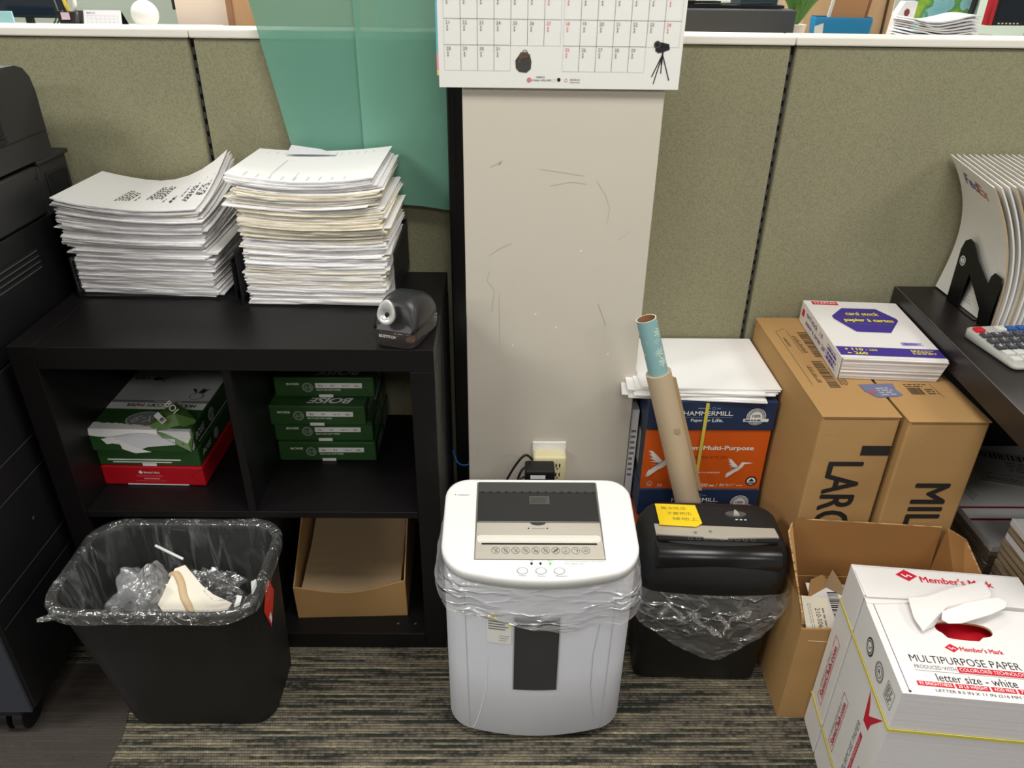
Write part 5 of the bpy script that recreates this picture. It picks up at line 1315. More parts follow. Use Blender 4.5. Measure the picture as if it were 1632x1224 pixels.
# contents
slabobj('shipping_label_sheet', 'white label sheet with barcode inside the open brown box', 'paper', [(-.045, -.07), (.06, -.07), (.06, .06), (-.045, .065)], .001, PAPER, M3((.690, 1.14, .228), 24, 6, 6))
o = bpy.context.scene.objects['shipping_label_sheet']; mb = MB(); F = Frame((0, 0, .001), (1, 0, 0), (0, 1, 0), .0005)
mb.bars(F, -.004, -.035, .02, .045, INK, 7, 1, vertical=False); 
RT_ = Frame((-.045, .065, .001), (1, 0, 0), (0, 1, 0), .0005)
mb.text(Frame((.05, .064, .001), (-1, 0, 0), (0, -1, 0), .0005), 'Uline paper', 0, .0, .085, .011, mat('dull_red_text', (190, 60, 50)), .02); mb.scrawl(F, .028, -.03, .055, .04, 8, INKG, 4)
mb.build('label_print', o)
mb = MB(); mb.slab([(-.028, -.045), (.024, -.048), (.03, .04), (-.022, .046)], 0, .0008, PAPERW); F = Frame((0, 0, .0008), (0, -1, 0), (1, 0, 0), .0005)
mb.text(F, '210-5066', -.02, .0, .045, .010, INK, .0); mb.scrawl(F, -.02, .013, .022, .02, 1, INKG, 3); mb.scrawl(F, -.03, -.015, .03, -.006, 2, INKL, 4)
o = mb.build('paper_slip', label='crinkled paper slip marked 210-5066 at the left inside the open box', cat='paper'); o.matrix_world = M3((.636, 1.105, .250), 28, 2, 2)
slabobj('cardboard_scrap', 'crumpled brown wrapping scrap at the back of the open box', 'cardboard', [(-.04, -.03), (.03, -.03), (.045, .0), (.01, .03), (-.02, .02)], .002, KRAFT, M3((.672, 1.185, .25), 40, 10, 12))
slabobj('cardboard_scrap', 'smaller pointed brown scrap rising in the open box', 'cardboard', [(-.03, -.02), (.03, -.02), (.0, .035)], .002, FOLDER, M3((.70, 1.19, .255), 62, -8, -10))
mb = MB()
for k in range(5): mb.box(-.14, .14, -.062, .062, .001 + k * .034, .033 + k * .034, KRAFT if k % 2 else PAPERW, bev=.002)
o = mb.build('folded_cardboard', label='pile of flattened cartons filling the bottom of the open brown box', cat='cardboard', kind='stuff'); o.matrix_world = RZ(.748, 1.138, .006, -1)

# ------------------------------------------------------------------ white club-store carton
CH = .43
t = thing('paper_carton', 'white and red strapped paper carton with torn handle hole, lower right corner', 'paper carton', (.616, .783, 0), radians(-6.3))
CWd = .292
mb = MB()
# body top with a hand hole
hole = []
for k in range(28):
    a = 2 * pi * k / 28; hole.append((.145 + .046 * math.copysign(abs(cos(a)) ** .7, cos(a)), .143 + .016 * math.copysign(abs(sin(a)) ** .8, sin(a)) - (.008 if 18 <= k <= 22 else 0)))
BDp = .196
bm = bmesh.new()
outer = [(0, 0), (CWd, 0), (CWd, BDp), (0, BDp)]
ov = [bm.verts.new((a, b, CH)) for a, b in outer]; hv = [bm.verts.new((a, b, CH)) for a, b in hole]
es = [bm.edges.new((ov[i], ov[(i + 1) % 4])) for i in range(4)] + [bm.edges.new((hv[i], hv[(i + 1) % 28])) for i in range(28)]
bmesh.ops.triangle_fill(bm, edges=es, use_beauty=True)
for f in bm.faces:
    f.normal_update()
    if f.normal.z < 0: f.normal_flip()
mb.bm(bm, WHITECARD)
mb.add([(a, b, z) for z in (CH, CH - .004) for a, b in hole], [(i, 28 + i, 28 + (i + 1) % 28, (i + 1) % 28) for i in range(28)], KRAFTEDGE)
mb.quad((0, 0, 0), (CWd, 0, 0), (CWd, 0, CH), (0, 0, CH), WHITECARDS)
mb.quad((0, BDp, 0), (0, 0, 0), (0, 0, CH), (0, BDp, CH), WHITECARD); mb.quad((CWd, 0, 0), (CWd, BDp, 0), (CWd, BDp, CH), (CWd, 0, CH), WHITECARD); mb.quad((CWd, BDp, 0), (0, BDp, 0), (0, BDp, CH), (CWd, BDp, CH), WHITECARD)
mb.quad((0, 0, 0), (0, BDp, 0), (CWd, BDp, 0), (CWd, 0, 0), WHITECARD)
T = Frame((0, 0, CH), (1, 0, 0), (0, 1, 0), .0005)
def emblem(F, a, b, r, m, k=1):
    mb.poly(F, [(a - r, b), (a, b - r * .78), (a + r, b), (a, b + r * .78)], m, k)
    mb.line(F, a - r * .45, b + r * .1, a - r * .1, b - r * .3, r * .14, WHITEPR, k + 1); mb.line(F, a - r * .1, b - r * .3, a + r * .1, b + r * .05, r * .14, WHITEPR, k + 1); mb.line(F, a + r * .1, b + r * .05, a + r * .45, b - r * .2, r * .14, WHITEPR, k + 1)
emblem(T, .110, .0995, .0115, RED); mb.text(T, "Member's Mark", .1225, .0945, .067, .0095, RED, .01, heavy=.025)
mb.text(T, 'MULTIPURPOSE PAPER', .034, .0645, .17, .0145, INK, -.004); mb.text(T, 'PRODUCED WITH', .036, .0515, .064, .0075, INKG, .0)
mb.rect(T, .1025, .0495, .213, .061, RED); mb.text(T, 'COLORLOK® TECHNOLOGY', .105, .0518, .105, .0072, WHITEPR, .0, k=2)
mb.line(T, .034, .0475, .214, .0475, .0007, INKG); mb.text(T, 'letter size - white', .063, .029, .12, .0145, INK, .0)
a = .029
for s_, w in (('92 BRIGHTNESS', .055), ('20 LB WEIGHT', .05), ('ACID FREE', .036), ('75 GSM', .034)):
    mb.rect(T, a, .0175, a + w, .0265, RED); mb.text(T, s_, a + .003, .0192, w - .006, .0056, WHITEPR, .01, k=2); a += w + .003
mb.text(T, 'LETTER 8.5 IN X 11 IN (216 MM X 279 MM)', .053, .0065, .17, .0068, INK, .0)
mb.line(T, .012, .186, .012, .006, .001, KRAFTD); mb.disc(T, .0125, .0045, .0022, INK, 2, 10)
Lf = Frame((0, BDp, 0), (0, -1, 0), (0, 0, 1), .0005)    # left face, reads toward the viewer
q = lambda u: BDp + u
CHC = mat('charcoal_print', (58, 58, 62))
mb.disc(Lf, q(-.128), .387, .0155, CHC, 1, 28, ry=.0175); mb.ring(Lf, q(-.128), .387, .012, .0012, WHITEPR, 2, 28, ry=.0135); mb.disc(Lf, q(-.128), .387, .0085, WHITEPR, 2, 24, ry=.0095); mb.line(Lf, q(-.132), .388, q(-.128), .383, .0015, CHC, 3); mb.line(Lf, q(-.128), .383, q(-.122), .393, .0015, CHC, 3)
mb.ring(Lf, q(-.077), .385, .0165, .0015, CHC, 1, 28, ry=.018); mb.ring(Lf, q(-.077), .385, .0135, .0008, CHC, 1, 28, ry=.0145); mb.ring(Lf, q(-.077), .385, .0095, .0012, CHC, 1, 28, ry=.0105); mb.text(Lf, 'R', q(-.081), .381, .008, .008, CHC, .02)
mb.frame(Lf, q(-.045), .370, q(-.014), .405, .0009, CHC); mb.scrawl(Lf, q(-.042), .373, q(-.018), .402, 5, CHC, 5); 
mb.poly(Lf, [(q(-.083), .335), (q(-.070), .315), (q(-.062), .295), (q(-.052), .305), (q(-.02), .338), (q(-.048), .290), (q(-.0505), .272), (q(-.073), .270)], RED, 1)
def upfr(u, z, ang=pi / 2): return Lf.sub(q(u), z, ang)
U = upfr(-.135, .094); mb.frame(U, .0, .0, .139, .026, .0012, RED); mb.rect(U, .02, .020, .12, .026, WHITECARD, 2); mb.text(U, 'SamsClub.com', .012, .004, .115, .013, RED, .01, k=3, heavy=.03); mb.text(U, 'REORDER MORE ITEMS AT', .025, .0205, .09, .0045, INKG, k=3)
U = upfr(-.060, .085); mb.text(U, 'MULTIPURPOSE PAPER', -.02, .016, .19, .012, INKG, -.003); mb.rect(U, .03, -.001, .16, .009, RED); mb.text(U, 'COLORLOK® TECHNOLOGY', .033, .001, .12, .0055, WHITEPR, k=2)
U = upfr(-.032, .085); mb.text(U, 'letter size - white', .0, .0, .11, .011, INKG); mb.rect(U, .02, -.018, .06, -.008, RED); mb.rect(U, .065, -.018, .12, -.008, RED)
mb.build('carton_body', t)
# lid half, slightly taller, with stepped torn flap
mb = MB(); LY0, LY1, LH = .2015, .2805, .4345
mb.box(-.001, CWd + .001, LY0, LY1, 0, LH, WHITECARD, bev=.0012)
Lf = Frame((-.001, LY1, 0), (0, -1, 0), (0, 0, 1), .0005); qq = lambda u: LY1 + u
U = Lf.sub(qq(-.2275), .108, pi / 2); mb.frame(U, .0, .0, .172, .026, .0013, RED); mb.rect(U, .02, .020, .14, .026, WHITECARD, 2); mb.text(U, 'SamsClub.com', .016, .004, .14, .014, RED, .01, k=3, heavy=.03); mb.text(U, 'REORDER MORE ITEMS AT', .03, .0205, .10, .0048, INKG, k=3)
T = Frame((0, 0, LH), (1, 0, 0), (0, 1, 0), .0005); emblem(T, .0905, .2605, .019, RED); mb.text(T, "Member's Mark", .112, .2455, .124, .0155, RED, .01, heavy=.03); mb.line(T, .0, .276, CWd, .277, .0007, INKL)
mb.build('carton_lid', t, label='white lid half with red lettering')
mb = MB(); mb.slab([(.002, .1965), (.095, .2005), (.0955, .236), (.0, .262)], LH + .0004, LH + .002, WHITECARD); mb.slab([(.0, .186), (.018, .186), (.095, .196), (.095, .204), (.0, .2005)], CH + .0004, CH + .002, WHITECARD)
mb.build('lid_flap', t)
# torn handle tab lying back over the top
mb = MB()
P = [(a_, b_ - (c_ - CH) * .9, c_) for a_, b_, c_ in [(.104, .160, CH + .001), (.098, .146, CH + .003), (.070, .131, CH + .010), (.064, .160, CH + .012), (.069, .206, CH + .014), (.10, .212, CH + .016), (.15, .238, CH + .019), (.212, .262, CH + .020), (.216, .232, CH + .016), (.205, .214, CH + .014)]]
n = len(P); c_ = (.13, .180, CH + .016)
mb.add(P + [c_], [(i, (i + 1) % n, n) for i in range(n)], WHITECARD); mb.add([(a, b, z - .0012) for a, b, z in P + [c_]], [((i + 1) % n, i, n) for i in range(n)], WHITECARD)
E_ = [(.104, .160), (.112, .152), (.135, .155), (.19, .180), (.222, .199), (.230, .212), (.222, .222), (.205, .219), (.16, .203), (.112, .178)]
mb.slab([(a_, b_ - .018) for a_, b_ in E_], CH + .0195, CH + .021, mat('white_tab', (240, 238, 236), rough=.5))
mb.build('torn_handle_tab', t, label='torn white handle tab')
for k in range(4):
    mb = MB(); mb.box(.03, .26, .012, .188, .0 + k * .0, .0, REDIN) if 0 else None
mb = MB()
mb.box(.03, .262, .012, .185, .05, CH - .02, REDIN, bev=.004); mb.build('red_reams', t, label='red ream wrappers seen through the handle hole')
def strap(z, name):
    mb = MB(); a = .0012
    mb.box(-a - .0012, -a, -a, LY1 + a, z, z + .0055, STRAP); mb.box(-a, CWd + a, -a - .001, -a + .0002, z, z + .0055, STRAP); mb.box(CWd + .0012, CWd + .0022, -a, LY1 + a, z, z + .0055, STRAP); mb.box(-a, CWd + a, LY1 + .0002, LY1 + .0012, z, z + .0055, STRAP)
    mb.build(name, t, label='yellow plastic strap')
strap(.342, 'strap'); strap(.080, 'strap')

# ------------------------------------------------------------------ desk on the right
t = thing('desk', 'dark wooden desk top at the right carrying the envelopes and calculator', 'desk', (1.35, 1.3, 0), 0)
DZ = .727
def dpoly(g=0): return [(.886 - 1.35, .93 - 1.3), (1.9 - 1.35, .93 - 1.3), (1.9 - 1.35, 1.694 - 1.3), (.932 - 1.35, 1.694 - 1.3)]
mb = MB(); mb.slab(dpoly(), DZ - .052, DZ, DESKWOOD); F = Frame((0, 0, DZ), (1, 0, 0), (0, 1, 0), .0004)
mb.line(F, .886 - 1.35 + .002, .93 - 1.3, .932 - 1.35 + .002, 1.694 - 1.3, .0012, mat('pale_edge_line', (120, 112, 106)))  # thin paler line along the left edge of the desk top
mb.build('desk_top', t)
for (x0, x1, y0, y1) in ((1.0, 1.88, 1.655, 1.69), (1.85, 1.88, .95, 1.65), (.945, .975, 1.62, 1.652)):
    mb = MB(); mb.box(x0 - 1.35, x1 - 1.35, y0 - 1.3, y1 - 1.3, 0 if x1 - x0 < .5 else .3, DZ - .0525, DESKWOOD); mb.build('support_panel' if x1 - x0 > .5 or y1 - y0 > .3 else 'leg', t)
# envelopes
ENV = mat('white_envelope_board', (232, 229, 222), rough=.5, bump=.1, bscale=30)
ENVK = mat('kraft_envelope_back', (186, 158, 120), rough=.8)
FP = mat('purple_logo', (100, 86, 142), rough=.5); FO = mat('orange_logo', (214, 112, 86), rough=.5)
def prof_b(s): return [(0, 0), (.012, .12), (.010, .19), (-.012, .25), (-.062, .318)]
def envelope(i, x, lean):
    n = 14; y0, y1 = 1.456, 1.690; V = []
    def X(s, v):   # s height share, v depth share (0 back)
        back = .022 * sin(s * pi * .9) - .062 * s ** 3
        frt = .006 * sin(s * pi) - .088 * s ** 2.2
        return (back * (1 - v) + frt * v) * lean
    h = .31
    th = .0034
    nv = 6
    for q in (0, 1):
        for a in range(n + 1):
            s_ = a / n
            for b in range(nv + 1):
                v = b / nv; V.append((X(s_, v) + q * th, y1 - (y1 - y0) * v, s_ * h * (1 - .012 * abs(lean)) - .010 * v * s_))
    m_ = (n + 1) * (nv + 1); fa = []; fb = []; fe = []
    for a in range(n):
        for b in range(nv):
            k = a * (nv + 1) + b; fa.append((k, k + 1, k + nv + 2, k + nv + 1)); fb.append((m_ + k + nv + 1, m_ + k + nv + 2, m_ + k + 1, m_ + k))
    for a in range(n):
        k = a * (nv + 1); fe.append((k, k + nv + 1, m_ + k + nv + 1, m_ + k)); k += nv; fe.append((m_ + k, m_ + k + nv + 1, k + nv + 1, k))
    ft = []
    for b in range(nv): k = n * (nv + 1) + b; ft.append((k, k + 1, m_ + k + 1, m_ + k)); k = b; ft.append((m_ + k, m_ + k + 1, k + 1, k))
    mb = MB(); mb.add(V, fa, ENV, True); mb.add(V, fb, ENV, True); mb.add(V, ft, ENV); mb.add(V, fe, ENVK if i % 3 == 0 else (ENV if i % 3 == 1 else PAPERG))
    if i == 0:
        def P(v, s_, off=-.0012): return Vector((X(s_, v) + off, y1 - (y1 - y0) * v, s_ * h * (1 - .012 * abs(lean)) - .010 * v * s_))
        vs, fs, asp = text_mesh('Fed', .03); mb.add([P(.215 + a * .31, .845 + b * .075) for a, b in vs], fs, FP)
        vs, fs, asp = text_mesh('Ex', .03); mb.add([P(.54 + a * .21, .845 + b * .075) for a, b in vs], fs, FO)
        R = random.Random(2)
        for r_ in range(3):
            v = .42 + .03 * r_; s_ = .09 - r_ * .02
            for q in range(7): mb.add([P(v + q * .022, s_), P(v + q * .022 + .016, s_), P(v + q * .022 + .016, s_ + .006), P(v + q * .022, s_ + .006)], [(0, 1, 2, 3)], INKL)
    o = mb.build('document_envelope', label='foremost white board envelope with purple and orange logo, behind the black bookend' if i == 0 else 'white and kraft board envelope in the row standing on the desk', cat='envelope', group=None if i == 0 else 'board envelopes standing on the desk')
    o.location = (x, 0, DZ + .0035)
for i in range(20):
    envelope(i, 1.027 + i * .0118, 1 - i * .028 if i < 20 else .4)
# bookend
t = thing('bookend', 'black metal bookend with two peaks holding the white envelopes', 'bookend', (1.019, 1.5, DZ))
bk = mat('black_steel', (20, 20, 22), rough=.28, metal=.3)
F = Frame((-.002, -.05, 0), (0, -1, 0), (0, 0, 1), 0)
out = [(-.166, .0), (-.170, .12), (-.163, .141), (-.148, .150), (-.133, .147), (-.1, .118), (-.043, .086), (-.041, .105), (-.032, .116), (-.006, .114), (.0, .104), (-.001, .03), (.006, .0), (-.037, .0), (-.045, .031), (-.114, .083), (-.118, .0)]
ty = (.166, .141)
# frame coordinate a runs toward the viewer from y = 1.45
def bpt(a, b, x): return (x, -.05 - a, b + .0005)
mb = MB(); n = len(out); vs = [bpt(a, b, -.003) for a, b in out] + [bpt(a, b, -.0005) for a, b in out]
bm = bmesh.new(); V2 = [bm.verts.new(v) for v in vs]
for i in range(n): bm.faces.new((V2[i], V2[(i + 1) % n], V2[n + (i + 1) % n], V2[n + i]))
f1 = bm.faces.new([V2[i] for i in range(n)]); f2 = bm.faces.new([V2[n + i] for i in reversed(range(n))])
bmesh.ops.triangulate(bm, faces=[f1, f2]); bmesh.ops.recalc_face_normals(bm, faces=bm.faces); mb.bm(bm, bk)
mb.box(-.003, .085, -.0, .11, .0004, .0022, bk)
upl = mb.build('upright_plate', t)
mb = MB(); Fb = Frame((-.0031, -.05, 0), (0, -1, 0), (0, 0, 1), .0006); mb.disc(Fb, -.150, .1, .011, WHITEPR); mb.ring(Fb, -.150, .1, .009, .002, INK, 2); mb.text(Fb, '2', -.1525, .0945, .005, .011, INK, .03, k=2); mb.build('round_sticker', upl, label='round white sticker')
# calculator
t = thing('calculator', 'silver desk calculator with grey, blue and red keys on the desk', 'calculator', (.970, 1.270, DZ), radians(7))
mb = MB(); W, D = .155, .155
mb.loft([[Vector((a, b, z + (.012 * b / D if z > .007 else 0))) for a, b in [(p.x, p.y) for p in rrect(W / 2 - g, D / 2, W / 2 - gg, D / 2 - gg, .012, 5)]] for z, g, gg in ((.0005, 0, .004), (.003, 0, 0), (.008, 0, .0), (.010, 0, .003))], mat('calculator_silver', (172, 172, 166), rough=.4))
cas = mb.build('case', t)
KD = mat('dark_grey_key', (66, 68, 74), rough=.4); KB = mat('blue_key', (40, 84, 150), rough=.4); KR = mat('red_key', (200, 30, 44), rough=.4); KL = mat('light_grey_key', (206, 206, 202), rough=.4)
for r_ in range(6):
    for c in range(6):
        x, y = .008 + c * .0235, .128 - r_ * .0225
        if r_ == 0 and c in (1,): continue
        m = KR if (r_ == 0 and c == 0) else (KL if r_ in (0, 4, 5) and c < 4 and not (r_ == 0 and c > 1 and 0) else KD)
        if r_ == 0 and c >= 2: m = KB if c > 2 else KL
        if r_ in (1, 2) and c == 4: m = KB
        zz_ = .0105 + .012 * y / D
        mb = MB(); mb.box(x, x + .0195, y - .001, y + .0155, zz_ - .002, zz_ + .006, m, bev=.002)
        FF = Frame((x, y, zz_ + .006), (1, 0, 0), (0, 1, 0), .0004)
        if m in (KD, KL) and r_ > 0 and c < 3 and r_ < 4: mb.text(FF, str(9 - (r_ - 1) * 3 - (2 - c)), .007, .004, .004, .007, WHITEPR if m is KD else INK, .02)
        mb.build('key', cas)

# ------------------------------------------------------------------ under the desk: flat mailing cartons
SHR = film('shrink_wrap_film', (226, 222, 224), .14, rough=.1, wr=1.0, wscale=14, lo=.04, gloss=.08)
WBOX = mat('white_mailer_board', (240, 238, 238), rough=.55); BRED = mat('dark_red_stripe', (150, 30, 52), rough=.5)
MAILE = edge_mat('mailer_edges', (168, 148, 124), (98, 82, 66), 500)
PX, PY_, PW, PD = 1.066, 1.263, .33, .30
nb = 20; hb = .30 / nb
for k in range(nb):
    R = random.Random(k + 70); top = k == nb - 1
    w, d = PW, PD + .09
    mb = MB(); mb.box(0, w, 0, d, 0, hb - .0006, WBOX if (top or k in (13,)) else MAILE)
    if top:
        T = Frame((0, 0, hb - .0006), (1, 0, 0), (0, 1, 0), .0005)
        for b in (.092, .135): mb.rect(T, 0, b - .004, w, b + .003, BRED)
        for b in range(4): mb.line(T, .03 + b * .006, .24 - b * .004, .045 + b * .006, .16 + b * .006, .0016, INKG)
    o = mb.build('flat_mailing_carton', label='white flattened mailing carton with two red stripes, topmost under the desk' if top else 'flattened mailing carton in the shrink-wrapped pile under the desk', cat='mailing carton', group=None if top else 'flattened mailing cartons under the desk')
    dx = R.uniform(-.0015, .0015) if k > 11 else R.uniform(-.0015, .0015) - .004
    o.matrix_world = RZ(PX + dx, PY_ + R.uniform(-.001, .001), k * hb + .0005, 0)
mb = MB()
mb.slab([(0, 0), (.33, 0), (.33, .15), (0, .15)], 0, .0012, mat('label_sheet_grey', (196, 192, 188), rough=.6)); F = Frame((0, 0, .0012), (1, 0, 0), (0, 1, 0), .0005)
mb.bars(F, .02, .112, .2, .138, INK, 6); mb.text(F, 'USPS LABEL 228 SHIPPING', .02, .036, .14, .007, INKG); mb.scrawl(F, .08, .06, .2, .105, 4, INKG, 6); mb.rect(F, .165, .005, .2, .035, INK); mb.scrawl(F, .02, .012, .1, .028, 2, INKG, 9)
o = mb.build('label_sheet', label='grey label sheet with barcode lying on the striped mailing cartons', cat='label'); o.matrix_world = RZ(1.165, 1.50, .3015, -16)
mb = MB(); ringsW = []
for k in range(9):
    z = .31 * k / 8 - .0
    rg_ = []
    for i, p in enumerate(resamp(dens(rrect(PX + PW / 2, PY_ + .195, PW / 2 + .007, .195 + .007, .02, 4), .03), 80)):
        rg_.append(Vector((p.x + .002 * noise.noise(Vector((i * .6, k * .8, 1))), p.y + .003 * noise.noise(Vector((i * .6, k * .8, 5))), max(.002, z))))
    ringsW.append(rg_)
mb.loft(ringsW[:], SHR, False, False); mb.build('shrink_wrap', label='clear shrink wrap around the pile of mailing cartons under the desk', cat='plastic wrap')
# corrugated bundle in front of it
nb = 24; hb = .42 / nb
CE = edge_mat('corrugated_bundle_edges', (178, 158, 128), (84, 70, 52), 420)
for k in range(nb):
    R = random.Random(k + 170); top = k == nb - 1
    mb = MB(); mb.box(0, .34, -.20, 0, 0, hb - .0012, WBOX if top or k % 6 == 3 else CE, bev=.002)
    o = mb.build('flat_box_blank', label='white-topped flat box blank, topmost in the bundle at the right edge' if top else 'flattened corrugated box blank in the bundle at the right edge', cat='cardboard', group=None if top else 'flat box blanks at the right edge')
    o.matrix_world = RZ(1.038 + R.uniform(-.003, .003) + .016 * max(0, 1 - k / 6) , 1.212 + R.uniform(-.003, .003), k * hb + .0006, -3)

# ------------------------------------------------------------------ office beyond the partition
CAB = mat('pale_laminate', (206, 202, 192), rough=.5); WOOD = mat('tan_wood_veneer', (176, 138, 100), rough=.5, var=.15, vscale=3, stretch=(12, 12, 1)); WOODL = mat('light_wood_veneer', (196, 166, 130), rough=.5, var=.12, vscale=3, stretch=(12, 12, 1))
# left: distant desk at y ~ 5.3
t = thing('office_desk', 'pale desk far behind the partition on the left', 'desk', (-2.62, 5.45, 0))
mb = MB(); mb.box(-.9, .72, -.4, .28, .915, .945, CAB, bev=.003); mb.build('desk_top', t)
mb = MB(); mb.box(-.88, -.84, -.38, .26, 0, .914, CAB); mb.build('side_panel', t)
mb = MB(); mb.box(.66, .70, -.38, .26, 0, .914, CAB); mb.build('side_panel', t)
t = thing('computer_monitor', 'dark computer monitor on the far desk at the upper left', 'monitor', (-3.02, 5.4, .945), radians(-6))
mb = MB(); mb.box(-.27, .27, -.01, .03, .055, .38, BLK, bev=.004); mb.rect(Frame((-.26, -.0102, .07), (1, 0, 0), (0, 0, 1), .0008), 0, 0, .52, .3, mat('dark_screen', (14, 22, 40), rough=.12)); mb.disc(Frame((.25, -.0102, .063), (1, 0, 0), (0, 0, 1), .001), 0, 0, .002, WHITEPR); mb.build('screen', t)
mb = MB(); mb.box(-.02, .02, .0, .03, .006, .2, BLK); mb.box(-.1, .1, -.06, .08, 0, .006, BLK); mb.build('stand', t)
mb = MB(); mb.tube(spline([(.19, .0, .06), (.17, .0, .03), (.15, -.01, .012), (.18, 0, .02), (.22, 0, .055), (.235, 0, .01)]), .004, BLK); mb.build('cable', t)
mb = MB(); mb.box(-.25, .12, -.006, .006, .0, .105, mat('pale_cyan_board', (166, 216, 226), rough=.5), bev=.003); o = mb.build('desk_screen', label='pale cyan board standing in front of the far left monitor', cat='board'); o.location = (-3.10, 5.17, .946)
t = thing('pen_holder', 'black pen holder with yellow ribbon on the far desk', 'pen holder', (-2.675, 5.25, .946))
mb = MB(); mb.loft([rrect(0, 0, .055, .035, .02, 5, 0), rrect(0, 0, .072, .045, .02, 5, .105), rrect(0, 0, .068, .041, .02, 5, .105), rrect(0, 0, .05, .03, .02, 5, .01)], BLK); mb.build('cup', t)
mb = MB(); mb.tube([(-.06, 0, .05), (-.075, 0, .17)], .004, INKG); mb.tube(spline([(0, 0, .10), (-.01, -.01, .17), (.0, 0, .25)]), .012, mat('yellow_ribbon', (232, 208, 90), rough=.5)); mb.tube(spline([(.02, 0, .10), (.05, -.01, .15), (.03, 0, .24)]), .012, mat('cellophane_white', (236, 232, 226), rough=.3)); mb.box(-.03, .02, -.052, -.048, .06, .1, mat('pale_lilac_tag', (216, 190, 208))); mb.build('pens_and_ribbon', t)
t = thing('desk_calendar', 'white tent desk calendar on the far desk', 'calendar', (-2.47, 5.25, .946))
mb = MB(); mb.add([(-.118, -.03, 0), (.112, -.03, 0), (.112, .0, .112), (-.118, .0, .112)], [(0, 1, 2, 3)], PAPERG); F = Frame((-.118, -.03, 0), (1, 0, 0), (0, .26, .966), .001)
for k in range(8): mb.line(F, .02 + k * .027, .012, .02 + k * .027, .085, .0012, INKL)
for k in range(5): mb.line(F, .02, .012 + k * .018, .21, .012 + k * .018, .0012, INKL)
mb.text(F, 'MARCH', .02, .095, .05, .01, INKG, .02); mb.build('page', t)
mb = MB(); mb.add([(-.118, .0, .112), (.112, 0, .112), (.135, .05, 0), (-.118, .05, 0)], [(3, 2, 1, 0), (0, 1, 2, 3)], BLK); mb.box(.10, .21, -.0, .06, 0, .012, BLK); mb.build('stand', t)
t = thing('desk_lamp', 'white round globe lamp on the far desk', 'lamp', (-2.215, 5.25, .946))
mb = MB(); bm = bmesh.new(); bmesh.ops.create_uvsphere(bm, u_segments=32, v_segments=20, radius=.08); mb.bm(bm, mat('white_globe', (240, 240, 238), rough=.4), True, Matrix.Translation((0, 0, .092))); mb.build('globe', t)
mb = MB(); mb.tube([(0, 0, 0), (0, 0, .016)], [.055, .045], WHITEP, 24); mb.build('base', t)
mb = MB(); mb.tube([(0, 0, 0), (0, 0, .03)], .02, WHITEP, 16); o = mb.build('white_jar', label='small white round jar beside the globe lamp', cat='jar'); o.location = (-2.04, 5.22, .946)
mb = MB(); mb.box(-.025, .025, -.02, .02, 0, .028, WHITEP, bev=.004); mb.box(-.012, .012, -.0215, -.0198, .0, .01, INK); o = mb.build('white_cube', label='small white box with dark mark beside the far beige column', cat='box'); o.location = (-1.95, 5.2, .946)
mb = MB(); mb.box(-2.27, -1.55, 5.9, 6.3, 0, CEIL, mat('beige_column_paint', (216, 200, 184), rough=.7)); mb.box(-2.31, -2.271, 5.95, 6.1, 1.02, CEIL, BLK); struct('trim_2', mb)
mb = MB(); mb.box(-1.83, -.9, 5.75, 5.89, 0, 2.1, WOOD); mb.box(-1.87, -1.83, 5.74, 5.895, 0, 2.1, mat('dark_wood_edge', (140, 100, 70))); tag(mb.build('wood_cabinet'), 'tan wooden cabinet seen beyond the partition left of the green sheet', 'cabinet')
# right
t = thing('storage_counter', 'pale counter behind the partition carrying the printer and blue bag', 'counter', (1.5, 2.95, 0))
mb = MB(); mb.box(-1.15, 1.2, -.35, .35, 1.085, 1.115, WOODL, bev=.003); mb.build('counter_top', t)
mb = MB(); mb.box(-1.1, 1.15, -.33, .33, 0, 1.084, CAB); mb.build('cabinet_body', t)
t = thing('desktop_printer', 'dark grey desktop printer standing behind the right partition', 'printer', (.70, 2.9, 1.116))
mb = MB(); mb.box(-.30, .30, 0, .34, 0, .128, mat('printer_grey', (72, 76, 80), rough=.45, var=.05), bev=.004); mb.build('body', t)
mb = MB(); mb.box(-.11, .27, .05, .25, .13, .139, BLK); mb.box(-.1, .05, .06, .2, .139, .15, BLKGLOSS); mb.box(.12, .25, .07, .2, .139, .158, mat('teal_dark', (34, 62, 72))); mb.tube([(-.05, .03, .142), (.22, .03, .146)], .0025, BLK); mb.box(-.10, -.03, .10, .2, .15, .25, mat('printer_light', (170, 172, 174))); mb.build('paper_tray', t)
LEAF = mat('leaf_green', (84, 132, 60), rough=.4, var=.2, vscale=20)
def plant(x, y, z, leaves, label):
    t = thing('potted_plant', label, 'plant', (x, y, z)); mb = MB(); mb.tube([(0, 0, 0), (0, 0, .07)], [.03, .04], mat('white_pot', (226, 224, 218)), 20); mb.build('pot', t)
    mb = MB()
    for (dx, dy, dz, w) in leaves:
        A = Vector((0, 0, .06)); B = Vector((dx, dy, dz)); M_ = (A + B) / 2 + Vector((0, 0, .03)); pts = spline([A, M_, B], 6); n = len(pts); L1 = []; L2 = []
        d = (B - A).normalized(); sd = d.cross(Vector((0, 1, 0))).normalized()
        for k, p in enumerate(pts): ww = w * sin(pi * min(.98, max(.04, k / n))) ** .7; L1.append(p + sd * ww); L2.append(p - sd * ww)
        mb.loft([L1, [a + Vector((0, .004, 0)) for a in pts], L2], LEAF, False, False, True, close=False)
    mb.build('leaves', t, label='green leaves')
plant(.94, 3.02, 1.245, [(-.12, -.02, .06, .016), (-.05, 0, .13, .018), (.03, -.02, .11, .014), (.09, 0, .09, .014), (.02, -.06, .04, .012), (-.09, .02, .12, .015)], 'green leafy plant on the printer behind the partition')
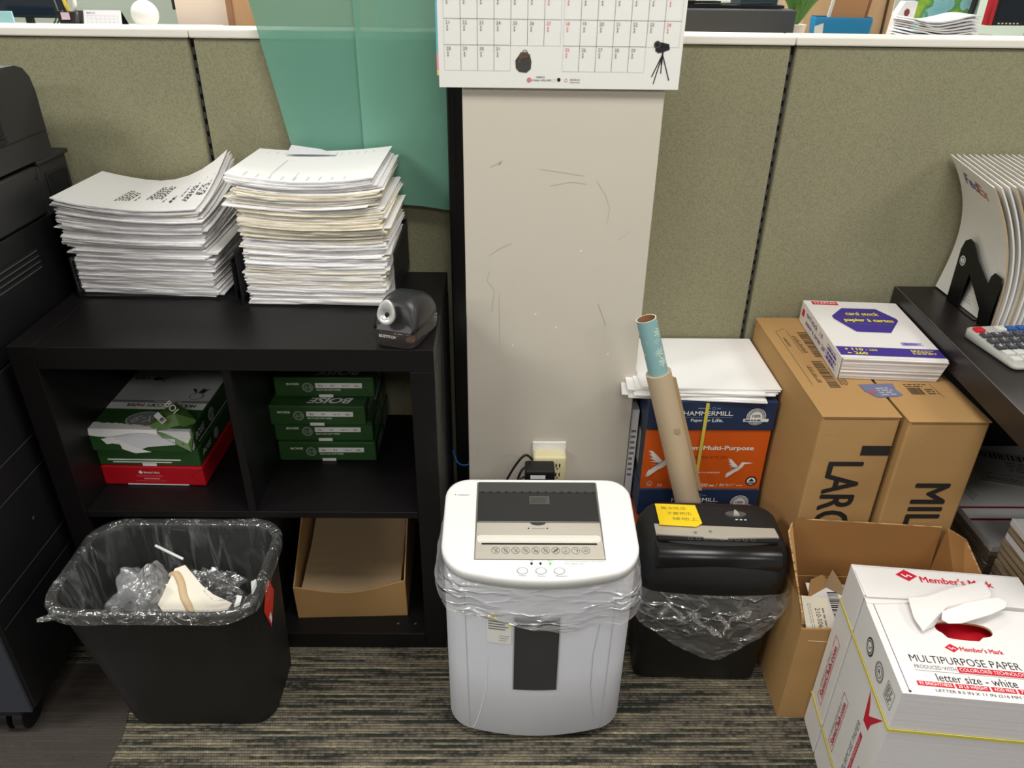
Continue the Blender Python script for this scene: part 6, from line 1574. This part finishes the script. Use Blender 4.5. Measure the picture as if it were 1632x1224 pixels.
plant(1.07, 3.10, 1.116, [(-.03, -.01, .2, .014), (.02, 0, .2, .016), (-.07, -.02, .17, .014), (.06, 0, .22, .015), (-.01, -.04, .14, .012), (.10, .0, .18, .014)], 'small green plant between the printer and the blue bag')
t = thing('paper_bag', 'bright blue paper packet holding a brown folder, behind the partition', 'packet', (1.085, 2.72, 1.116), radians(-7))
BLUB = mat('bright_blue_packet', (30, 134, 190), rough=.4)
mb = MB(); mb.loft([rrect(0, 0, .08, .03, .01, 4, 0), rrect(0, 0, .092, .034, .01, 4, .110), rrect(0, .0, .090, .032, .01, 4, .122)], BLUB, True, False); F = Frame((-.08, -.0325, 0), (1, 0, 0), (0, -.04, 1), .002); mb.text(F, 'COPY PLUS', .06, .062, .052, .012, mat('pale_blue_text', (170, 214, 232)), .02); mb.text(F, 'PAPER', .08, .038, .04, .01, mat('pale_blue_text', (0, 0, 0)), .02); mb.poly(F, [(-.004, .055), (.022, .06), (.018, .105), (-.008, .095)], WHITEPR); mb.build('packet', t)
mb = MB(); mb.slab([(-.05, .02), (.06, .0), (.075, .24), (-.02, .26)], 0, .004, mat('tan_folder', (196, 144, 100)), M=Matrix.Rotation(pi / 2, 4, 'X')); mb.slab([(-.058, .02), (-.05, .02), (-.02, .26), (-.03, .26)], -.002, .006, WHITEPR, M=Matrix.Rotation(pi / 2, 4, 'X')); mb.slab([(.062, .03), (.07, .03), (.088, .2), (.078, .2)], -.012, -.006, mat('tan_edge', (150, 100, 60)), M=Matrix.Rotation(pi / 2, 4, 'X')); mb.build('brown_folder', t)
mb = MB(); mb.box(1.22, 1.66, 3.45, 4.0, 0, 2.1, WOODL); mb.box(1.545, 1.555, 3.447, 3.4495, 0, 2.1, mat('cabinet_gap', (70, 54, 40)));  tag(mb.build('wood_cabinet'), 'light wooden cupboard beyond the right partition', 'cabinet')
mb = MB(); mb.slab([(-.05, 0), (.035, 0), (.045, .17), (-.01, .17), (-.035, .13)], 0, .05, WHITECARD, M=Matrix.Rotation(pi / 2, 4, 'X')); F = Frame((-.05, -.0505, 0), (1, 0, 0), (0, 0, 1), .001); mb.scrawl(F, .025, .05, .07, .12, 4, INKL, 3); mb.rect(F, .01, .035, .08, .0375, INK); mb.poly(F, [(.03, .008), (.055, .006), (.05, .022), (.036, .024)], INK); mb.disc(F, .055, .135, .012, mat('maroon', (120, 50, 50)))
o = mb.build('magazine_file', label='white magazine file box standing beyond the right partition', cat='file box'); o.location = (1.335, 2.86, 1.118); o.scale = (.75, .8, .95)
t = thing('map_poster', 'framed colourful island map standing behind the wavy paper pile', 'picture', (1.565, 3.05, 1.116), radians(0))
def mapm():
    m = bpy.data.materials.new('island_map'); m.use_nodes = True; nt = m.node_tree; N = nt.nodes; L = nt.links; b = N['Principled BSDF']; b.inputs['Roughness'].default_value = .5
    tc = N.new('ShaderNodeTexCoord'); n = N.new('ShaderNodeTexNoise'); n.inputs['Scale'].default_value = 11; n.inputs['Detail'].default_value = 4; L.new(tc.outputs['Object'], n.inputs['Vector'])
    r = N.new('ShaderNodeValToRGB'); e = r.color_ramp.elements; e[0].position = .3; e[0].color = (*lin((120, 200, 220)), 1); e[1].position = .75; e[1].color = (*lin((214, 190, 90)), 1)
    for p, c in ((.47, (150, 214, 226)), (.5, (70, 160, 90)), (.58, (150, 200, 70)), (.66, (190, 216, 80))): q = e.new(p); q.color = (*lin(c), 1)
    L.new(n.outputs['Fac'], r.inputs[0]); L.new(r.outputs[0], b.inputs['Base Color']); return m
mb = MB(); mb.box(-.13, .13, -.004, .004, 0, .36, mapm()); mb.build('map_sheet', t)
mb = MB(); mb.box(-.165, .14, .006, .012, 0, .37, mat('frosted_panel', (206, 220, 216), rough=.3)); mb.build('backing_panel', t)
for k in range(16):
    R = random.Random(k + 300); mb = MB(); n = 9; A = []; B = []
    w = .105; s_ = R.uniform(-.01, .01)
    for q in (0, 1):
        row = []
        for j in range(4):
            for i in range(n + 1):
                u = i / n; row.append(((u - .5) * 2 * w + s_, -.075 + .05 * j, .0045 * q + .007 * sin(u * 5 + k * .2) * (k / 10) + .004 * noise.noise(Vector((u * 4, j, k)))))
        (A if q == 0 else B).extend(row)
    m_ = len(A); n1 = n + 1; fs = [(m_ + j * n1 + i, m_ + j * n1 + i + 1, m_ + (j + 1) * n1 + i + 1, m_ + (j + 1) * n1 + i) for j in range(3) for i in range(n)] + [(i, i + 1, m_ + i + 1, m_ + i) for i in range(n)] + [((j + 1) * n1, j * n1, m_ + j * n1, m_ + (j + 1) * n1) for j in range(3)] + [(j * n1 + n, (j + 1) * n1 + n, m_ + (j + 1) * n1 + n, m_ + j * n1 + n) for j in range(3)]
    mb.add(A + B, fs, PAPERG if k % 2 else PAPER, True)
    o = mb.build('paper_bundle', label='wavy white paper in the pile behind the right partition', cat='paper', group='wavy papers behind the right partition'); o.location = (1.40 + .0, 2.74, 1.118 + k * .0078)
mb = MB(); mb.tube([(0, 0, 0), (0, 0, .075)], [.028, .03], film('clear_cup', (235, 238, 236), .5, rough=.1), 20); o = mb.build('plastic_cup', label='clear plastic cup right of the wavy paper pile', cat='cup'); o.location = (1.555, 2.72, 1.116)
mb = MB(); mb.tube(spline([(0, 0, 0), (.02, -.01, .06), (.05, 0, .12), (.055, 0, .2)]), .010, BLK); mb.tube([(0, 0, .02), (.03, 0, .06)], [.016, .022], BLK); o = mb.build('headset', label='black headset cable and earpiece leaning by the island map', cat='headset'); o.location = (1.58, 2.96, 1.118)
t = thing('computer_monitor', 'black monitor with red side edge at the upper right', 'monitor', (1.96, 2.98, 1.116), radians(4))
mb = MB(); mb.box(-.25, .27, -.01, .03, .085, .40, BLK, bev=.003); mb.box(-.262, -.2505, -.01, .03, .085, .40, mat('monitor_red', (190, 30, 50))); mb.rect(Frame((-.24, -.0102, .1), (1, 0, 0), (0, 0, 1), .0008), 0, 0, .5, .29, mat('dark_screen', (0, 0, 0))); 
for k in range(6): mb.rect(Frame((-.24, -.0102, .09), (1, 0, 0), (0, 0, 1), .001), .01 + k * .014, 0, .017 + k * .014, .004, WHITEPR)
mb.build('screen', t); mb = MB(); mb.box(-.10, -.05, .0, .02, .01, .2, SILVER); mb.box(-.16, .02, -.05, .09, 0, .01, SILVER); mb.build('stand', t)
mb = MB(); mb.box(-.2, .2, -.07, .05, 0, .014, BLK, bev=.003); mb.box(-.19, .19, -.06, .04, .014, .017, KL); o = mb.build('keyboard', label='black and silver keyboard in front of the upper right monitor', cat='keyboard'); o.matrix_world = RZ(1.90, 2.74, 1.116, 0)
